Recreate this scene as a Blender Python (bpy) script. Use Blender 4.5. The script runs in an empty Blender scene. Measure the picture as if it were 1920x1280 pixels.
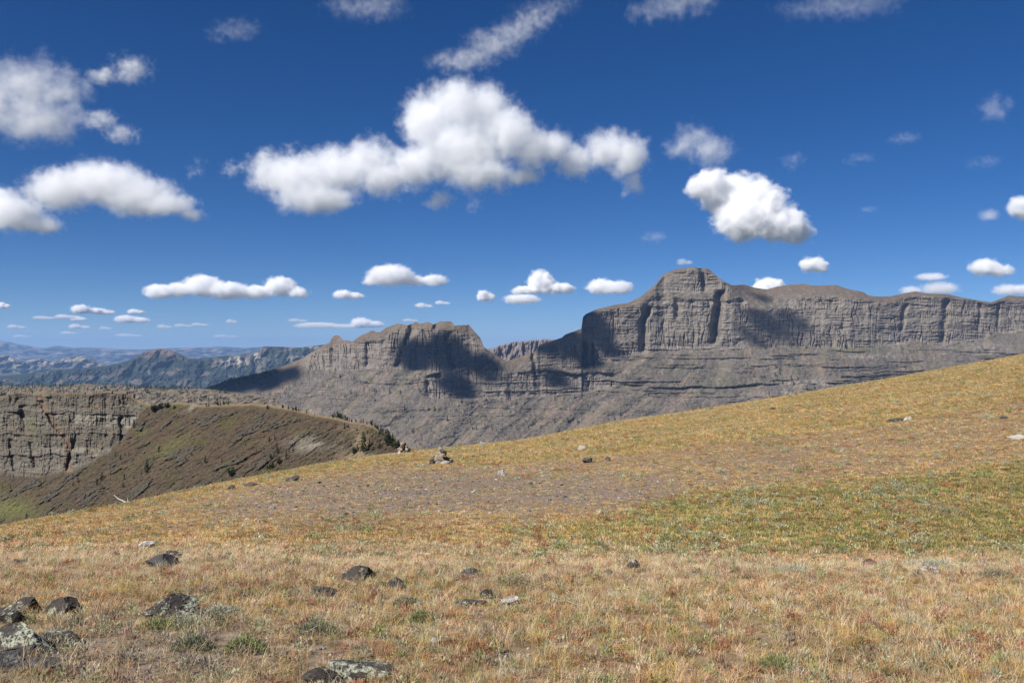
import bpy, math, random, time
import numpy as np
from mathutils import Vector
T0 = time.time()
R = math.radians
rng = np.random.default_rng(7)
random.seed(7)
sc = bpy.context.scene
COL = sc.collection

# ---------------------------------------------------------------- camera, sky, sun, exposure
F = 1663.0; CX, CY, HOR = 960.0, 640.0, 657.0      # focal length and horizon in pixels of the 1920 x 1280 photograph
EYE = 1.65
cam = bpy.data.cameras.new('camera'); cam_ob = bpy.data.objects.new('camera', cam); COL.objects.link(cam_ob)
cam.sensor_width = 36; cam.lens = 36 * F / 1920; cam.clip_start = .1; cam.clip_end = 400000
cam.shift_y = (HOR - CY) / 1920
cam_ob.location = (0, 0, EYE); cam_ob.rotation_euler = (R(90), 0, 0)
sc.camera = cam_ob

SUN_AZ, SUN_EL = 129.0, 44.0                        # degrees to the left of the view, degrees up
SUNV = Vector((-math.sin(R(SUN_AZ)) * math.cos(R(SUN_EL)), math.cos(R(SUN_AZ)) * math.cos(R(SUN_EL)), math.sin(R(SUN_EL))))
world = bpy.data.worlds.new('World'); sc.world = world; world.use_nodes = True
nt = world.node_tree; bg = nt.nodes['Background']
sky = nt.nodes.new('ShaderNodeTexSky'); sky.sky_type = 'NISHITA'; sky.sun_disc = False
sky.sun_elevation = R(SUN_EL); sky.sun_rotation = R(-SUN_AZ)
sky.altitude = 3300; sky.air_density = .8; sky.dust_density = .0; sky.ozone_density = 4.0
hs = nt.nodes.new('ShaderNodeHueSaturation'); hs.inputs['Saturation'].default_value = 1.28; hs.inputs['Hue'].default_value = .508
nt.links.new(sky.outputs[0], hs.inputs['Color']); nt.links.new(hs.outputs[0], bg.inputs[0])
bg.inputs[1].default_value = .059
sun = bpy.data.lights.new('sun', 'SUN'); sun.energy = 5.0; sun.angle = R(.53); sun.color = (1, .955, .89)
sun_ob = bpy.data.objects.new('sun', sun); COL.objects.link(sun_ob)
sun_ob.rotation_euler = SUNV.to_track_quat('Z', 'Y').to_euler()
vs = sc.view_settings; vs.view_transform = 'Standard'; vs.look = 'None'; vs.exposure = 0.48; vs.gamma = 1
cyc = sc.cycles
cyc.max_bounces = 20; cyc.diffuse_bounces = 3; cyc.transmission_bounces = 3; cyc.transparent_max_bounces = 8
cyc.volume_bounces = 20; cyc.volume_step_rate = 2; cyc.volume_max_steps = 512
cyc.use_denoising = True
try:
    cyc.denoising_input_passes = 'RGB_ALBEDO_NORMAL'; cyc.denoising_prefilter = 'ACCURATE'
except Exception: pass

# ---------------------------------------------------------------- helpers
def at(px, py, D):
    """A pixel gives a direction; D is the depth of the thing it belongs to."""
    return Vector(((px - CX) / F * D, D, EYE - (py - HOR) / F * D))

def hash01(ix, iy, iz, seed):
    with np.errstate(over='ignore'):
        h = (ix.astype(np.uint32) * np.uint32(374761393) + iy.astype(np.uint32) * np.uint32(668265263)
             + iz.astype(np.uint32) * np.uint32(2147483647) + np.uint32((seed * 974711 + 12345) & 0xffffffff))
        h = (h ^ (h >> np.uint32(13))) * np.uint32(1274126177)
        h = (h ^ (h >> np.uint32(16))) * np.uint32(2246822519)
        h = h ^ (h >> np.uint32(15))
    return h

def perlin(x, y, z=None, seed=0):
    """Gradient noise, about -1..1. 2-D when z is None."""
    x = np.asarray(x, float); y = np.asarray(y, float)
    x, y = np.broadcast_arrays(x, y)
    fx = np.floor(x); fy = np.floor(y)
    ix = fx.astype(np.int64); iy = fy.astype(np.int64)
    dx = x - fx; dy = y - fy
    u = dx * dx * dx * (dx * (dx * 6 - 15) + 10); v = dy * dy * dy * (dy * (dy * 6 - 15) + 10)
    def g2(a, b, sx, sy, c=0, sz=None):
        h = hash01(a & 0xffffffff, b & 0xffffffff, np.full_like(a, c) & 0xffffffff if np.isscalar(c) else c & 0xffffffff, seed)
        ang = (h & np.uint32(0xffff)).astype(float) * (2 * np.pi / 65536)
        if sz is None:
            return np.cos(ang) * sx + np.sin(ang) * sy
        cz = ((h >> np.uint32(16)).astype(float) / 32768 - 1)
        s = np.sqrt(np.maximum(0, 1 - cz * cz))
        return s * np.cos(ang) * sx + s * np.sin(ang) * sy + cz * sz
    if z is None:
        a = g2(ix, iy, dx, dy); b = g2(ix + 1, iy, dx - 1, dy)
        c = g2(ix, iy + 1, dx, dy - 1); d = g2(ix + 1, iy + 1, dx - 1, dy - 1)
        return 1.4 * ((a + (b - a) * u) * (1 - v) + (c + (d - c) * u) * v)
    z = np.broadcast_to(np.asarray(z, float), x.shape)
    fz = np.floor(z); iz = fz.astype(np.int64); dz = z - fz
    w = dz * dz * dz * (dz * (dz * 6 - 15) + 10)
    o = []
    for k in (0, 1):
        a = g2(ix, iy, dx, dy, iz + k, dz - k); b = g2(ix + 1, iy, dx - 1, dy, iz + k, dz - k)
        c = g2(ix, iy + 1, dx, dy - 1, iz + k, dz - k); d = g2(ix + 1, iy + 1, dx - 1, dy - 1, iz + k, dz - k)
        o.append((a + (b - a) * u) * (1 - v) + (c + (d - c) * u) * v)
    return 1.5 * (o[0] * (1 - w) + o[1] * w)

def fbm(x, y, z=None, octv=4, gain=.5, seed=0, ridged=False):
    s = 0; a = 1; n = 0; f = 1.0
    for i in range(octv):
        p = perlin(np.asarray(x) * f + 17.3 * i, np.asarray(y) * f - 9.1 * i, None if z is None else np.asarray(z) * f + 3.7 * i, seed + i)
        if ridged: p = 1 - 2 * np.abs(p)
        s = s + a * p; n += a; a *= gain; f *= 2.03
    return s / n

def sst(a, b, x):
    t = np.clip((np.asarray(x, float) - a) / (b - a), 0, 1)
    return t * t * (3 - 2 * t)

def poly(pts):
    xs = np.array([p[0] for p in pts], float); ys = np.array([p[1] for p in pts], float)
    return lambda x: np.interp(x, xs, ys)

def smooth_poly(pts, w=30):
    f = poly(pts)
    return lambda x: sum(f(np.asarray(x, float) + d * w) * k for d, k in ((-1.5, .1), (-1, .15), (-.5, .15), (0, .2), (.5, .15), (1, .15), (1.5, .1)))

def mixc(a, b, t):
    t = np.asarray(t)[..., None]
    return np.asarray(a) * (1 - t) + np.asarray(b) * t

def grid_mesh(name, X, Y, Z, color=None, mat=None, smooth=False):
    r, c = X.shape
    co = np.stack([X, Y, Z], -1).reshape(-1, 3).astype(np.float32)
    idx = np.arange(r * c, dtype=np.int32).reshape(r, c)
    q = np.stack([idx[:-1, :-1], idx[:-1, 1:], idx[1:, 1:], idx[1:, :-1]], -1).reshape(-1, 4)
    return raw_mesh(name, co, q, color, mat, smooth)

def raw_mesh(name, co, faces, color=None, mat=None, smooth=False):
    """Vertices (n,3) and faces (m,k) straight from arrays."""
    co = np.asarray(co, np.float32); faces = np.asarray(faces, np.int32)
    m, k = faces.shape
    me = bpy.data.meshes.new(name)
    me.vertices.add(len(co)); me.vertices.foreach_set('co', co.ravel())
    me.loops.add(m * k); me.loops.foreach_set('vertex_index', faces.ravel())
    me.polygons.add(m); me.polygons.foreach_set('loop_start', np.arange(0, m * k, k, dtype=np.int32))
    me.polygons.foreach_set('use_smooth', np.full(m, smooth, bool))
    me.update(calc_edges=True)
    if color is not None:
        a = me.color_attributes.new('tint', 'FLOAT_COLOR', 'POINT')
        c4 = np.ones((len(co), 4), np.float32); c4[:, :3] = np.asarray(color, np.float32).reshape(-1, 3)
        a.data.foreach_set('color', c4.ravel())
    if mat: me.materials.append(mat)
    return me

def link(name, me, parent=None, **props):
    o = bpy.data.objects.new(name, me); COL.objects.link(o)
    if parent: o.parent = parent
    for k, v in props.items():
        if v is not None: o[k] = v
    return o

def tag(o, label=None, category=None, group=None, kind=None):
    for k, v in (('label', label), ('category', category), ('group', group), ('kind', kind)):
        if v: o[k] = v
    return o

# ---------------------------------------------------------------- materials
def new_mat(name):
    m = bpy.data.materials.new(name); m.use_nodes = True
    n = m.node_tree; b = n.nodes['Principled BSDF']
    b.inputs['Roughness'].default_value = .95; b.inputs['Specular IOR Level'].default_value = .08
    return m, n, b

def N(nt, typ, **kw):
    n = nt.nodes.new(typ)
    for k, v in kw.items():
        if k in n.inputs: n.inputs[k].default_value = v
        else: setattr(n, k, v)
    return n

def tinted(name, scale=1.0, amount=.35, bump=.0, bump_dist=.1, attr='tint', attr_type='GEOMETRY', detail=6):
    """Colour from the mesh's own tint, broken up by fine grain and a little relief."""
    m, n, b = new_mat(name)
    a = N(n, 'ShaderNodeAttribute', attribute_name=attr, attribute_type=attr_type)
    tc = N(n, 'ShaderNodeNewGeometry')
    nz = N(n, 'ShaderNodeTexNoise', Scale=scale, Detail=detail, Roughness=.65)
    n.links.new(tc.outputs['Position'], nz.inputs['Vector'])
    mr = N(n, 'ShaderNodeMapRange'); mr.inputs[1].default_value = .25; mr.inputs[2].default_value = .75
    mr.inputs[3].default_value = 1 - amount; mr.inputs[4].default_value = 1 + amount
    n.links.new(nz.outputs['Fac'], mr.inputs[0])
    mul = N(n, 'ShaderNodeVectorMath', operation='MULTIPLY')
    n.links.new(a.outputs['Color'], mul.inputs[0]); n.links.new(mr.outputs[0], mul.inputs[1])
    n.links.new(mul.outputs[0], b.inputs['Base Color'])
    if bump:
        bp = N(n, 'ShaderNodeBump', Strength=bump, Distance=bump_dist)
        n.links.new(nz.outputs['Fac'], bp.inputs['Height']); n.links.new(bp.outputs[0], b.inputs['Normal'])
    return m

M_MOUNT = tinted('mountain_rock', .06, .3, .5, 6)
M_RIDGE = tinted('ridge_rock', .35, .35, .6, 1.0)
M_FAR = tinted('far_range', .004, .3)
M_SOIL = tinted('hillside_soil', 9, .45, .6, .03)

# ---------------------------------------------------------------- the grassy hillside
CREST = smooth_poly([(-900, 1105), (-300, 1040), (0, 987), (120, 965), (250, 941), (440, 901), (600, 870), (700, 855), (780, 845), (840, 839), (900, 833),
                     (1000, 822), (1070, 807), (1140, 793), (1300, 770), (1500, 738), (1700, 704), (1920, 664), (2100, 632), (2800, 540)], 22)
CREST_D = smooth_poly([(-900, 27), (-300, 32), (0, 38), (300, 48), (500, 58), (830, 86), (1200, 106), (1920, 132), (2800, 150)], 60)
BENCH_D = 11.8
def v_bench(D): return F * (EYE / D + .1)
def ground_z(X, Y, rough=True):
    X = np.asarray(X, float); Y = np.asarray(Y, float)
    Yc = np.maximum(Y, 5.0)
    px = np.clip(CX + F * X / Yc, -1300, 3200)
    z_bench = EYE - (EYE + .1 * Y) + .0 * X
    # far hillside: pixel row of the ground as a function of depth, then height
    cd = CREST_D(px); cv = CREST(px) - HOR
    d1 = 18.0 + 1.5 * sst(600, 1500, px); v1 = 388 - 10 * sst(700, 1500, px) + 25 * sst(300, -600, px)
    Yh = np.maximum(Y, d1 * .6)
    g = (1 / Yh - 1 / cd) / (1 / d1 - 1 / cd)
    v = cv + (v1 - cv) * np.where(g > 0, np.abs(g) ** 1.12, 0)
    z_hill = EYE - v / F * Yh
    # beyond the crest the hill rolls over and falls into the valley
    over = np.maximum(0, Y - cd)
    z_hill = np.where(Y > cd, EYE - cv / F * Y - .62 * over * over / (over + 26) , z_hill)
    t = sst(BENCH_D - .6, d1 + .5, Y + .5 * perlin(X * .25, Y * .1, seed=3))
    z = z_bench * (1 - t) + z_hill * t - .16 * np.exp(-((Y - 14.2) / 1.6) ** 2) * sst(500, 1100, px)
    if rough:
        k = sst(0, 30, Y)
        z = z + (.05 + .10 * k) * fbm(X * .22, Y * .22, octv=3, seed=11) * sst(cd + 2, cd * .75, Y) + .018 * fbm(X * 2.1, Y * 2.1, octv=2, seed=21)
    return z

def ground_hit(px, py):
    """Where the ray through a pixel meets the hillside."""
    Ds = np.concatenate([np.linspace(4, 20, 400), np.linspace(20, 160, 900)])
    d = (EYE - (py - HOR) / F * Ds) - ground_z((px - CX) / F * Ds, Ds)
    i = np.argmax(d < 0) if (d < 0).any() else np.argmin(d)
    D = Ds[i]
    X = (px - CX) / F * D
    return Vector((X, D, float(ground_z(X, D))))

def project(X, Y, Z):
    Yc = np.maximum(Y, .5)
    return CX + F * X / Yc, HOR - F * (Z - EYE) / Yc

def blob(px, py, cx, cy, rx, ry, slope=0.0):
    return np.exp(-(((px - cx) / rx) ** 2 + ((py - cy - slope * (px - cx)) / ry) ** 2))

def zones(px, py, X, Y):
    """What grows where, seen on the photograph: weights for grass kinds and for bare gravel."""
    c = CREST(px); below = py - c
    n1 = fbm(X * .12, Y * .09, octv=4, seed=31); n2 = fbm(X * .5, Y * .35, octv=3, seed=41); n3 = fbm(X * 1.6, Y * 1.2, octv=3, seed=51)
    L1 = np.interp(px, [0, 700, 900, 1200, 1500, 1920, 2400], [992, 868, 868, 846, 812, 752, 700]) + 10 * n1
    L2 = np.interp(px, [0, 900, 1100, 1300, 1600, 1920, 2400], [1000, 1005, 965, 915, 895, 862, 800]) + 14 * n1
    near = sst(1046, 1062, py)
    upper = sst(L1 + 8, L1 - 8, py) * (1 - near)
    green = sst(L2 - 12, L2 + 22, py) * sst(1050, 1030, py) * sst(700, 1300, px) * (1 - near)
    gravel = np.clip(1.25 * blob(px, py, 940, 925, 420, 42, -.03) + .9 * blob(px, py, 620, 925, 260, 30, -.12) + .5 * blob(px, py, 1500, 850, 400, 26, -.09) + .35 * n1 + .25 * n2, 0, 1) * (1 - near) * (1 - green) * (1 - upper)
    pale = sst(1005, 1035, py) * sst(1100, 1060, py) * (1 - .6 * sst(1150, 1500, px) * (1 - near)) 
    rust = np.clip(.35 + .9 * n2 - .25 * upper, 0, 1) * (1 - .7 * green)
    litter = near * np.clip(blob(px, py, 260, 1230, 330, 75) * 1.2 + .6 * n3, 0, 1)
    return dict(near=near, upper=upper, green=green, gravel=gravel, pale=pale, rust=rust, litter=litter, n1=n1, n2=n2, n3=n3, below=below)

def build_ground():
    ys = np.concatenate([np.linspace(-6, 4, 14)[:-1], np.linspace(4, 21, 210)[:-1], 21 * (170 / 21) ** np.linspace(0, 1, 230)[:-1], 170 * (620 / 170) ** np.linspace(0, 1, 40)])
    a = np.linspace(-1.35, 1.35, 520)
    A, Y = np.meshgrid(a, ys); X = A * (Y + 9)
    Z = ground_z(X, Y)
    Z = np.maximum(Z, -320)
    px, py = project(X, Y, Z)
    z = zones(px, py, X, Y)
    c = np.broadcast_to(np.array([.23, .165, .10]), X.shape + (3,))
    c = mixc(c, (.27, .18, .085), z['upper'] * .8)
    c = mixc(c, (.15, .135, .06), z['green'] * .6)
    c = mixc(c, (.205, .158, .125), z['gravel'] * .9)
    c = mixc(c, (.30, .23, .15), z['pale'] * .6)
    c = mixc(c, (.20, .10, .06), np.clip(z['rust'] - .45, 0, 1) * .6)
    c = mixc(c, (.22, .18, .15), z['litter'] * .7)
    c = c * (1 + .22 * z['n3'])[..., None]
    me = grid_mesh('ground', X, Y, Z, c, M_SOIL, True)
    link('ground', me, kind='structure', label='dry grassy hillside falling away to the left')
build_ground()

# ---------------------------------------------------------------- mountains: sheets of rock stepped back from their foot
def blur_cols(D, w):
    if not w: return D
    for _ in range(3):
        p = np.pad(D, ((0, 0), (w, w)), mode='edge'); c = np.cumsum(np.pad(p, ((0, 0), (1, 0))), 1)
        D = (c[:, 2 * w + 1:] - c[:, :-2 * w - 1]) / (2 * w + 1)
    return D

def sheet(cols, top, base, D0, Tfun, rows, disp, floor_z, back=(400, .5), tpow=1.0, blur=0):
    """Rows run from the foot to the skyline. Tfun gives the steepness of the face at each place,
    so depth grows with height as it does on a real slope; disp pushes flutes and gullies in or out."""
    px = np.asarray(cols, float)
    tp, bs = top(px), base(px)
    t = np.linspace(0, 1, rows)[:, None] ** tpow
    PY = bs + (tp - bs) * t; PX = np.broadcast_to(px, PY.shape)
    E = (HOR - PY) / F
    T = Tfun(PX, PY, PY - tp)
    D = np.zeros_like(PY); D[0] = D0(px)
    for i in range(1, rows):
        z = E[i - 1] * D[i - 1]
        Ti = np.maximum(T[i], E[i] + .12)
        D[i] = np.clip((Ti * D[i - 1] - z) / (Ti - E[i]), D[i - 1] * .999, D[i - 1] * 1.06)
    Dp = 1 / (.62 - np.minimum(E, .4)); D = blur_cols(D / Dp, blur) * Dp      # neighbouring columns share one slope
    D = D + disp(PX, PY, D, E * D)
    # soften along the columns a little so neighbouring columns agree
    for _ in range(0):
        D[:, 1:-1] = .25 * D[:, :-2] + .5 * D[:, 1:-1] + .25 * D[:, 2:]
    Z = EYE + E * D; X = (PX - CX) / F * D
    return PX, PY, D, X, Z

def close_sheet(X, D, Z, floor_z, back, T_front):
    """Add the foot hidden by the ground in front, and the far side, so the mountain is a solid."""
    steps = []
    fz = np.minimum(floor_z, Z[0] - 1)
    for k in (1.0, .5):
        zz = Z[0] + (fz - Z[0]) * k; dd = D[0] - (Z[0] - zz) / T_front
        steps.append((X[0] * dd / D[0], dd, zz))
    Xb, Db, Zb = [], [], []
    for f, drop in ((.15, .03), (.4, .1), (1.0, .35), (2.2, 1.0)):
        dd = D[-1] + back[0] * f; zz = Z[-1] - drop * (Z[-1] - floor_z)
        Xb.append(X[-1] * dd / D[-1]); Db.append(dd); Zb.append(zz)
    X = np.vstack([[s[0] for s in steps], X, Xb]); D = np.vstack([[s[1] for s in steps], D, Db]); Z = np.vstack([[s[2] for s in steps], Z, Zb])
    return X, D, Z

def pad(c, a=2, b=4):
    return np.concatenate([np.repeat(c[:1], a, 0), c, np.repeat(c[-1:], b, 0)], 0)

def band(PX, PY, up, lo, x0, x1, soft=4, fx=12):
    return sst(up(PX) - soft, up(PX) + soft, PY) * sst(lo(PX) + soft, lo(PX) - soft, PY) * sst(x0 - fx, x0 + fx, PX) * sst(x1 + fx, x1 - fx, PX)

# --- the great butte and its neighbour: one massif above the far side of the valley
SKY_MAIN = poly([(150, 800), (344, 749), (392, 725), (430, 711), (495, 697), (540, 683), (567, 671), (610, 645), (617, 643), (624, 631), (629, 628), (637, 629), (643, 638),
    (663, 639), (677, 628), (690, 623), (700, 619), (707, 623), (712, 622), (727, 613), (747, 606), (763, 610), (772, 607), (780, 603), (788, 607), (803, 603), (813, 608), (828, 602),
    (848, 603), (852, 610), (880, 609), (890, 622), (900, 632), (907, 650), (920, 660), (950, 677), (958, 674), (1000, 661), (1012, 646), (1053, 633), (1060, 627), (1090, 616),
    (1093, 594), (1098, 589), (1117, 580), (1154, 571), (1177, 568), (1202, 556), (1230, 532), (1236, 523), (1244, 514), (1266, 505), (1300, 500), (1311, 503), (1328, 503), (1340, 514), (1355, 526),
    (1373, 535), (1396, 533.5), (1415, 539), (1438, 542.5), (1455, 537.6), (1480, 533.5), (1507, 532), (1526, 535.4), (1568, 534), (1585, 540.5), (1619, 547.5), (1628, 553.7), (1647, 556),
    (1670, 555.4), (1689, 551), (1715, 546), (1737, 549.7), (1779, 551.7), (1802, 557.3), (1838, 563.5), (1858, 566.6), (1872, 561.6), (1892, 553.7), (1920, 556), (2000, 560), (2200, 575), (2400, 590)])
VALLEY_Z = -330.0
SKY_MAIN_ = SKY_MAIN
def SKY_MAIN(px):
    px = np.asarray(px, float)
    return SKY_MAIN_(px) + (.5 + 1.3 * sst(560, 640, px) * sst(930, 880, px)) * fbm(px * .11, px * 0, octv=4, gain=.65, seed=62)
def base_main(px): return np.minimum(CREST(px) + 28, 872) + np.where(px < 780, 0, 0)
def D0_main(px):
    vb = base_main(px) - HOR
    return 1783 / (.6 + vb / F) * (1 + .10 * sst(800, 400, px) + .05 * sst(1500, 1900, px))
P = poly
CLIFFS = [  # upper edge, lower edge, from, to, steepness, flute strength
    (P([(1005, 648), (1060, 632), (1090, 622), (1100, 596), (1180, 574), (1230, 560), (1400, 566)]), P([(1005, 692), (1090, 690), (1150, 668), (1250, 655), (1330, 655), (1400, 650)]), 1008, 1396, 5.5, 1.0),
    (P([(1225, 540), (1245, 518), (1300, 504), (1345, 520), (1370, 540)]), P([(1225, 545), (1300, 549), (1370, 546)]), 1228, 1366, 4.0, .7),
    (P([(1390, 580), (1430, 592), (1480, 562), (1540, 556), (1620, 566), (1700, 572)]), P([(1390, 650), (1500, 648), (1600, 655), (1700, 640)]), 1392, 1700, 3.2, .8),
    (P([(1690, 562), (1720, 555), (1800, 562), (1860, 572), (1920, 562), (2200, 580)]), P([(1690, 625), (1760, 650), (1800, 640), (1850, 630), (1920, 620), (2200, 630)]), 1690, 2200, 4.5, .9),
    (P([(870, 745), (900, 714), (940, 703), (1010, 694), (1070, 702), (1180, 700)]), P([(870, 748), (900, 747), (950, 747), (1000, 742), (1070, 735), (1180, 720)]), 878, 1150, 2.6, .5),
    (P([(560, 676), (600, 656), (640, 646), (720, 640)]), P([(560, 690), (620, 693), (700, 690), (740, 690)]), 575, 735, 2.8, .6),
    (P([(715, 640), (740, 624), (780, 616), (850, 622), (900, 640), (915, 662)]), P([(715, 690), (800, 694), (860, 692), (900, 684), (920, 676)]), 718, 916, 3.6, .8),
    (P([(800, 705), (840, 692), (900, 690), (945, 690)]), P([(800, 744), (850, 747), (900, 744), (945, 712)]), 804, 942, 2.8, .6),
]
def strata(PX, PY, seed=0, k=1.0):
    w = 5 * perlin(PX * .006, PY * .004, seed=seed + 5) + 1.5 * perlin(PX * .04, PY * .02, seed=seed + 6)
    return fbm((PY + w) * .11 * k, PX * .0045, octv=4, gain=.65, seed=seed)

def build_main():
    cols = np.concatenate([np.linspace(150, 560, 170)[:-1], np.linspace(560, 1925, 1080), np.linspace(1925, 2300, 60)[1:]])
    rows = 300
    store = {}
    def masks(PX, PY):
        wob = 4 * perlin(PX * .03, PY * .02, seed=71); m = 0; fl = 0
        for up, lo, x0, x1, s, f in CLIFFS:
            b = band(PX, PY + wob, up, lo, x0, x1)
            m = np.maximum(m, b * s); fl = np.maximum(fl, b * f)
        return m, fl
    def Tfun(PX, PY, below):
        m, fl = masks(PX, PY); st = strata(PX, PY, 80)
        talus = .60 + .18 * fbm(PX * .02, PY * .03, octv=3, seed=90)
        # thin benches and outcrops on the slopes below the walls
        ledge = sst(.12, .34, st) * (sst(646, 660, PY) * sst(750, 715, PY) * sst(930, 1180, PX) + .55 * sst(690, 720, PY) * sst(800, 760, PY) * sst(520, 640, PX))
        outc = sst(.12, .3, fbm((PX + .6 * PY) * .02, PY * .09, octv=4, gain=.6, seed=93)) * sst(640, 700, PY)
        T = talus + 3.0 * ledge
        bench = np.exp(-((PY + 5 * perlin(PX * .012, PY * .01, seed=165) - np.interp(PX, [560, 900, 1100, 1390, 1700, 2000], [668, 660, 640, 604, 600, 590])) / 3.5) ** 2) + .8 * np.exp(-((PY + 4 * perlin(PX * .015, PY * .01, seed=166) - np.interp(PX, [560, 900, 1100, 1390, 1700, 2000], [652, 640, 616, 628, 622, 610])) / 2.5) ** 2)
        wall = np.where(st < -.25, 1.5, m); wall = wall * (1 - np.clip(bench, 0, 1)) + .6 * np.clip(bench, 0, 1)                 # soft beds weather back to narrow ledges
        T = T * (1 - np.clip(m, 0, 1)) + np.maximum(wall, .6) * np.clip(m, 0, 1)
        # rounded plateau edge above the long wall, steeper summit rocks on the neighbour
        T = np.where((m < .3) & (PX > 1395) & (PX < 1700) & (PY < 600), .5 + .2 * st, T)
        T = np.where((m < .3) & (PX > 600) & (PX < 900) & (PY < 645), 1.1 + 1.2 * np.clip(st, -.4, .6), T)
        store['m'] = m; store['fl'] = fl; store['st'] = st; store['ledge'] = ledge; store['outc'] = outc
        return T
    GUL = [  # clefts: path of pixels, half width, depth in metres
        (P([(540, 1352), (575, 1347), (640, 1338)]), 545, 645, 8, 60), (P([(575, 1216), (600, 1206), (650, 1206)]), 574, 662, 7, 38), (P([(640, 1092), (690, 1096)]), 640, 692, 6, 35),
        (P([(500, 1315), (540, 1322)]), 500, 548, 5, 26), (P([(560, 1268), (640, 1275)]), 556, 600, 5, 18), (P([(570, 1390), (600, 1396)]), 560, 590, 6, 20), (P([(640, 1000), (690, 1002)]), 655, 700, 4, 22), (P([(560, 1775), (640, 1768)]), 560, 645, 6, 18),
        (P([(560, 1700), (620, 1690)]), 570, 625, 5, 15), (P([(560, 1840), (630, 1835)]), 568, 625, 4, 14), (P([(560, 1872), (630, 1872)]), 570, 622, 3, 14), (P([(640, 1110), (690, 1112)]), 640, 690, 3, 22), (P([(600, 1582), (650, 1582)]), 596, 620, 4, 12),
        (P([(610, 775), (690, 745)]), 600, 690, 7, 25), (P([(610, 835), (690, 850)]), 625, 692, 6, 22), (P([(640, 690), (690, 690)]), 640, 690, 5, 16), (P([(600, 820), (640, 810)]), 600, 625, 5, 20)]
    def disp(PX, PY, D, z):
        fl = store['fl']
        wx = 6 * perlin(PX * .03, z * .006, seed=107)
        n = 32 * (1 - fbm((PX + wx) * .012, z * .0012 + 5, octv=2, seed=101, ridged=True)) + 5 * (1 - fbm((PX + wx) * .075, z * .004, octv=3, gain=.6, seed=103, ridged=True)) + 4 * fbm(PX * .3, z * .03, octv=2, seed=105)
        d = n * fl * .6 * (.35 + .65 * sst(-.3, .4, perlin(PX * .008, z * .006, seed=108)))
        d = d - 2.5 * sst(-.15, .3, store['st']) * np.clip(store['m'], 0, 1)      # hard beds stand proud
        mm = np.clip(store['m'], 0, 1)
        crk = np.exp(-(np.abs(perlin(PX * .10 + .6 * perlin(PX * .05, z * .02, seed=151), z * .003, seed=152)) / .07) ** 2) * sst(-.1, .35, perlin(PX * .03, z * .012, seed=153))
        crk2 = np.exp(-(np.abs(perlin(PX * .26, z * .008, seed=154)) / .10) ** 2) * sst(0, .4, perlin(PX * .05, z * .02, seed=155))
        bed = np.exp(-(np.abs(perlin(PX * .006, (PY + 3 * perlin(PX * .01, PY * .01, seed=158)) * .16, seed=156)) / .12) ** 2) * sst(-.2, .3, perlin(PX * .02, PY * .04, seed=157))
        d = d + (10 * crk + 4 * crk2 + 4 * bed) * mm * sst(2, 10, PY - SKY_MAIN(PX))
        d = d - 12 * (fbm(PX * .03, z * .012, octv=3, gain=.6, seed=109)) * np.clip(store['m'], 0, 1)
        for path, y0, y1, w, dep in GUL:
            x = path(PY) + 4 * perlin(PY * .05, PY * 0 + w, seed=9)
            u = (PX - x) / w
            d = d + dep * np.exp(-np.abs(u) ** 2.6) * sst(y0 - 3, y0 + 6, PY) * sst(y1 + 4, y1 - 8, PY)
        # gullied slopes
        k = np.interp(PX, [600, 1100, 1250, 1420, 1900], [.9, 1.3, 1.0, -.25, -.5])
        wob = 14 * perlin(PX * .012, PY * .02, seed=113)
        s = .5 * fbm((PX + wob + k * (PY - 700)) * .022, PY * .010, octv=5, gain=.62, seed=111, ridged=True) + .7 * fbm(PX * .03, PY * .05, octv=4, gain=.6, seed=112)
        spur = fbm((PX + 22 * perlin(PX * .01, PY * .012, seed=161) + k * (PY - 700)) * .0085, PY * .0035, octv=3, gain=.55, seed=162, ridged=True)
        d = d - 24 * spur * (1 - np.clip(store['m'], 0, 1)) * sst(6, 60, PY - SKY_MAIN(PX)) * sst(640, 690, PY)
        d = d - 7 * s * (1 - np.clip(store['m'], 0, 1)) * sst(0, 22, PY - SKY_MAIN(PX))
        d = d - 5 * fbm(PX * .12, PY * .2, octv=3, gain=.6, seed=115) * sst(0, 12, PY - SKY_MAIN(PX))
        d = d - 5 * store['outc'] * (.6 + .6 * fbm(PX * .15, PY * .15, octv=2, seed=117)) * (1 - np.clip(store['m'], 0, 1)) - 9 * store['ledge']
        return d
    PX, PY, D, X, Z = sheet(cols, SKY_MAIN, base_main, D0_main, Tfun, rows, disp, VALLEY_Z, blur=22)
    m = np.clip(store['m'], 0, 1); st = store['st']
    c = np.broadcast_to(np.array([.20, .175, .15]), PX.shape + (3,)).copy()
    k = np.interp(PX, [600, 1100, 1250, 1420, 1900], [.9, 1.3, 1.0, -.25, -.5])
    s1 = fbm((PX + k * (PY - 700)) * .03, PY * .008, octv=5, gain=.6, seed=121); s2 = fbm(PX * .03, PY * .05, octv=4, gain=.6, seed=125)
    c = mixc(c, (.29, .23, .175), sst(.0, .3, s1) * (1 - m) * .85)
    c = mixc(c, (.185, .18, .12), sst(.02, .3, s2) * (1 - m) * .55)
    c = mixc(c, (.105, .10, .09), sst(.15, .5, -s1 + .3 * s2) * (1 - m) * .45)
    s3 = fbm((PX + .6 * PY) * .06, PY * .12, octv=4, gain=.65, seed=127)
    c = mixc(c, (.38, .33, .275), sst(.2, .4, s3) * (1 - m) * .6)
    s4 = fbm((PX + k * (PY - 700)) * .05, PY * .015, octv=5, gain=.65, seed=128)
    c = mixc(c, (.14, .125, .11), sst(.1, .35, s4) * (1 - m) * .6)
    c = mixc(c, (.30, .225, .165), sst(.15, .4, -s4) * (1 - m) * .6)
    c = mixc(c, (.13, .115, .10), store['outc'] * (1 - m) * .5)
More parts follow.
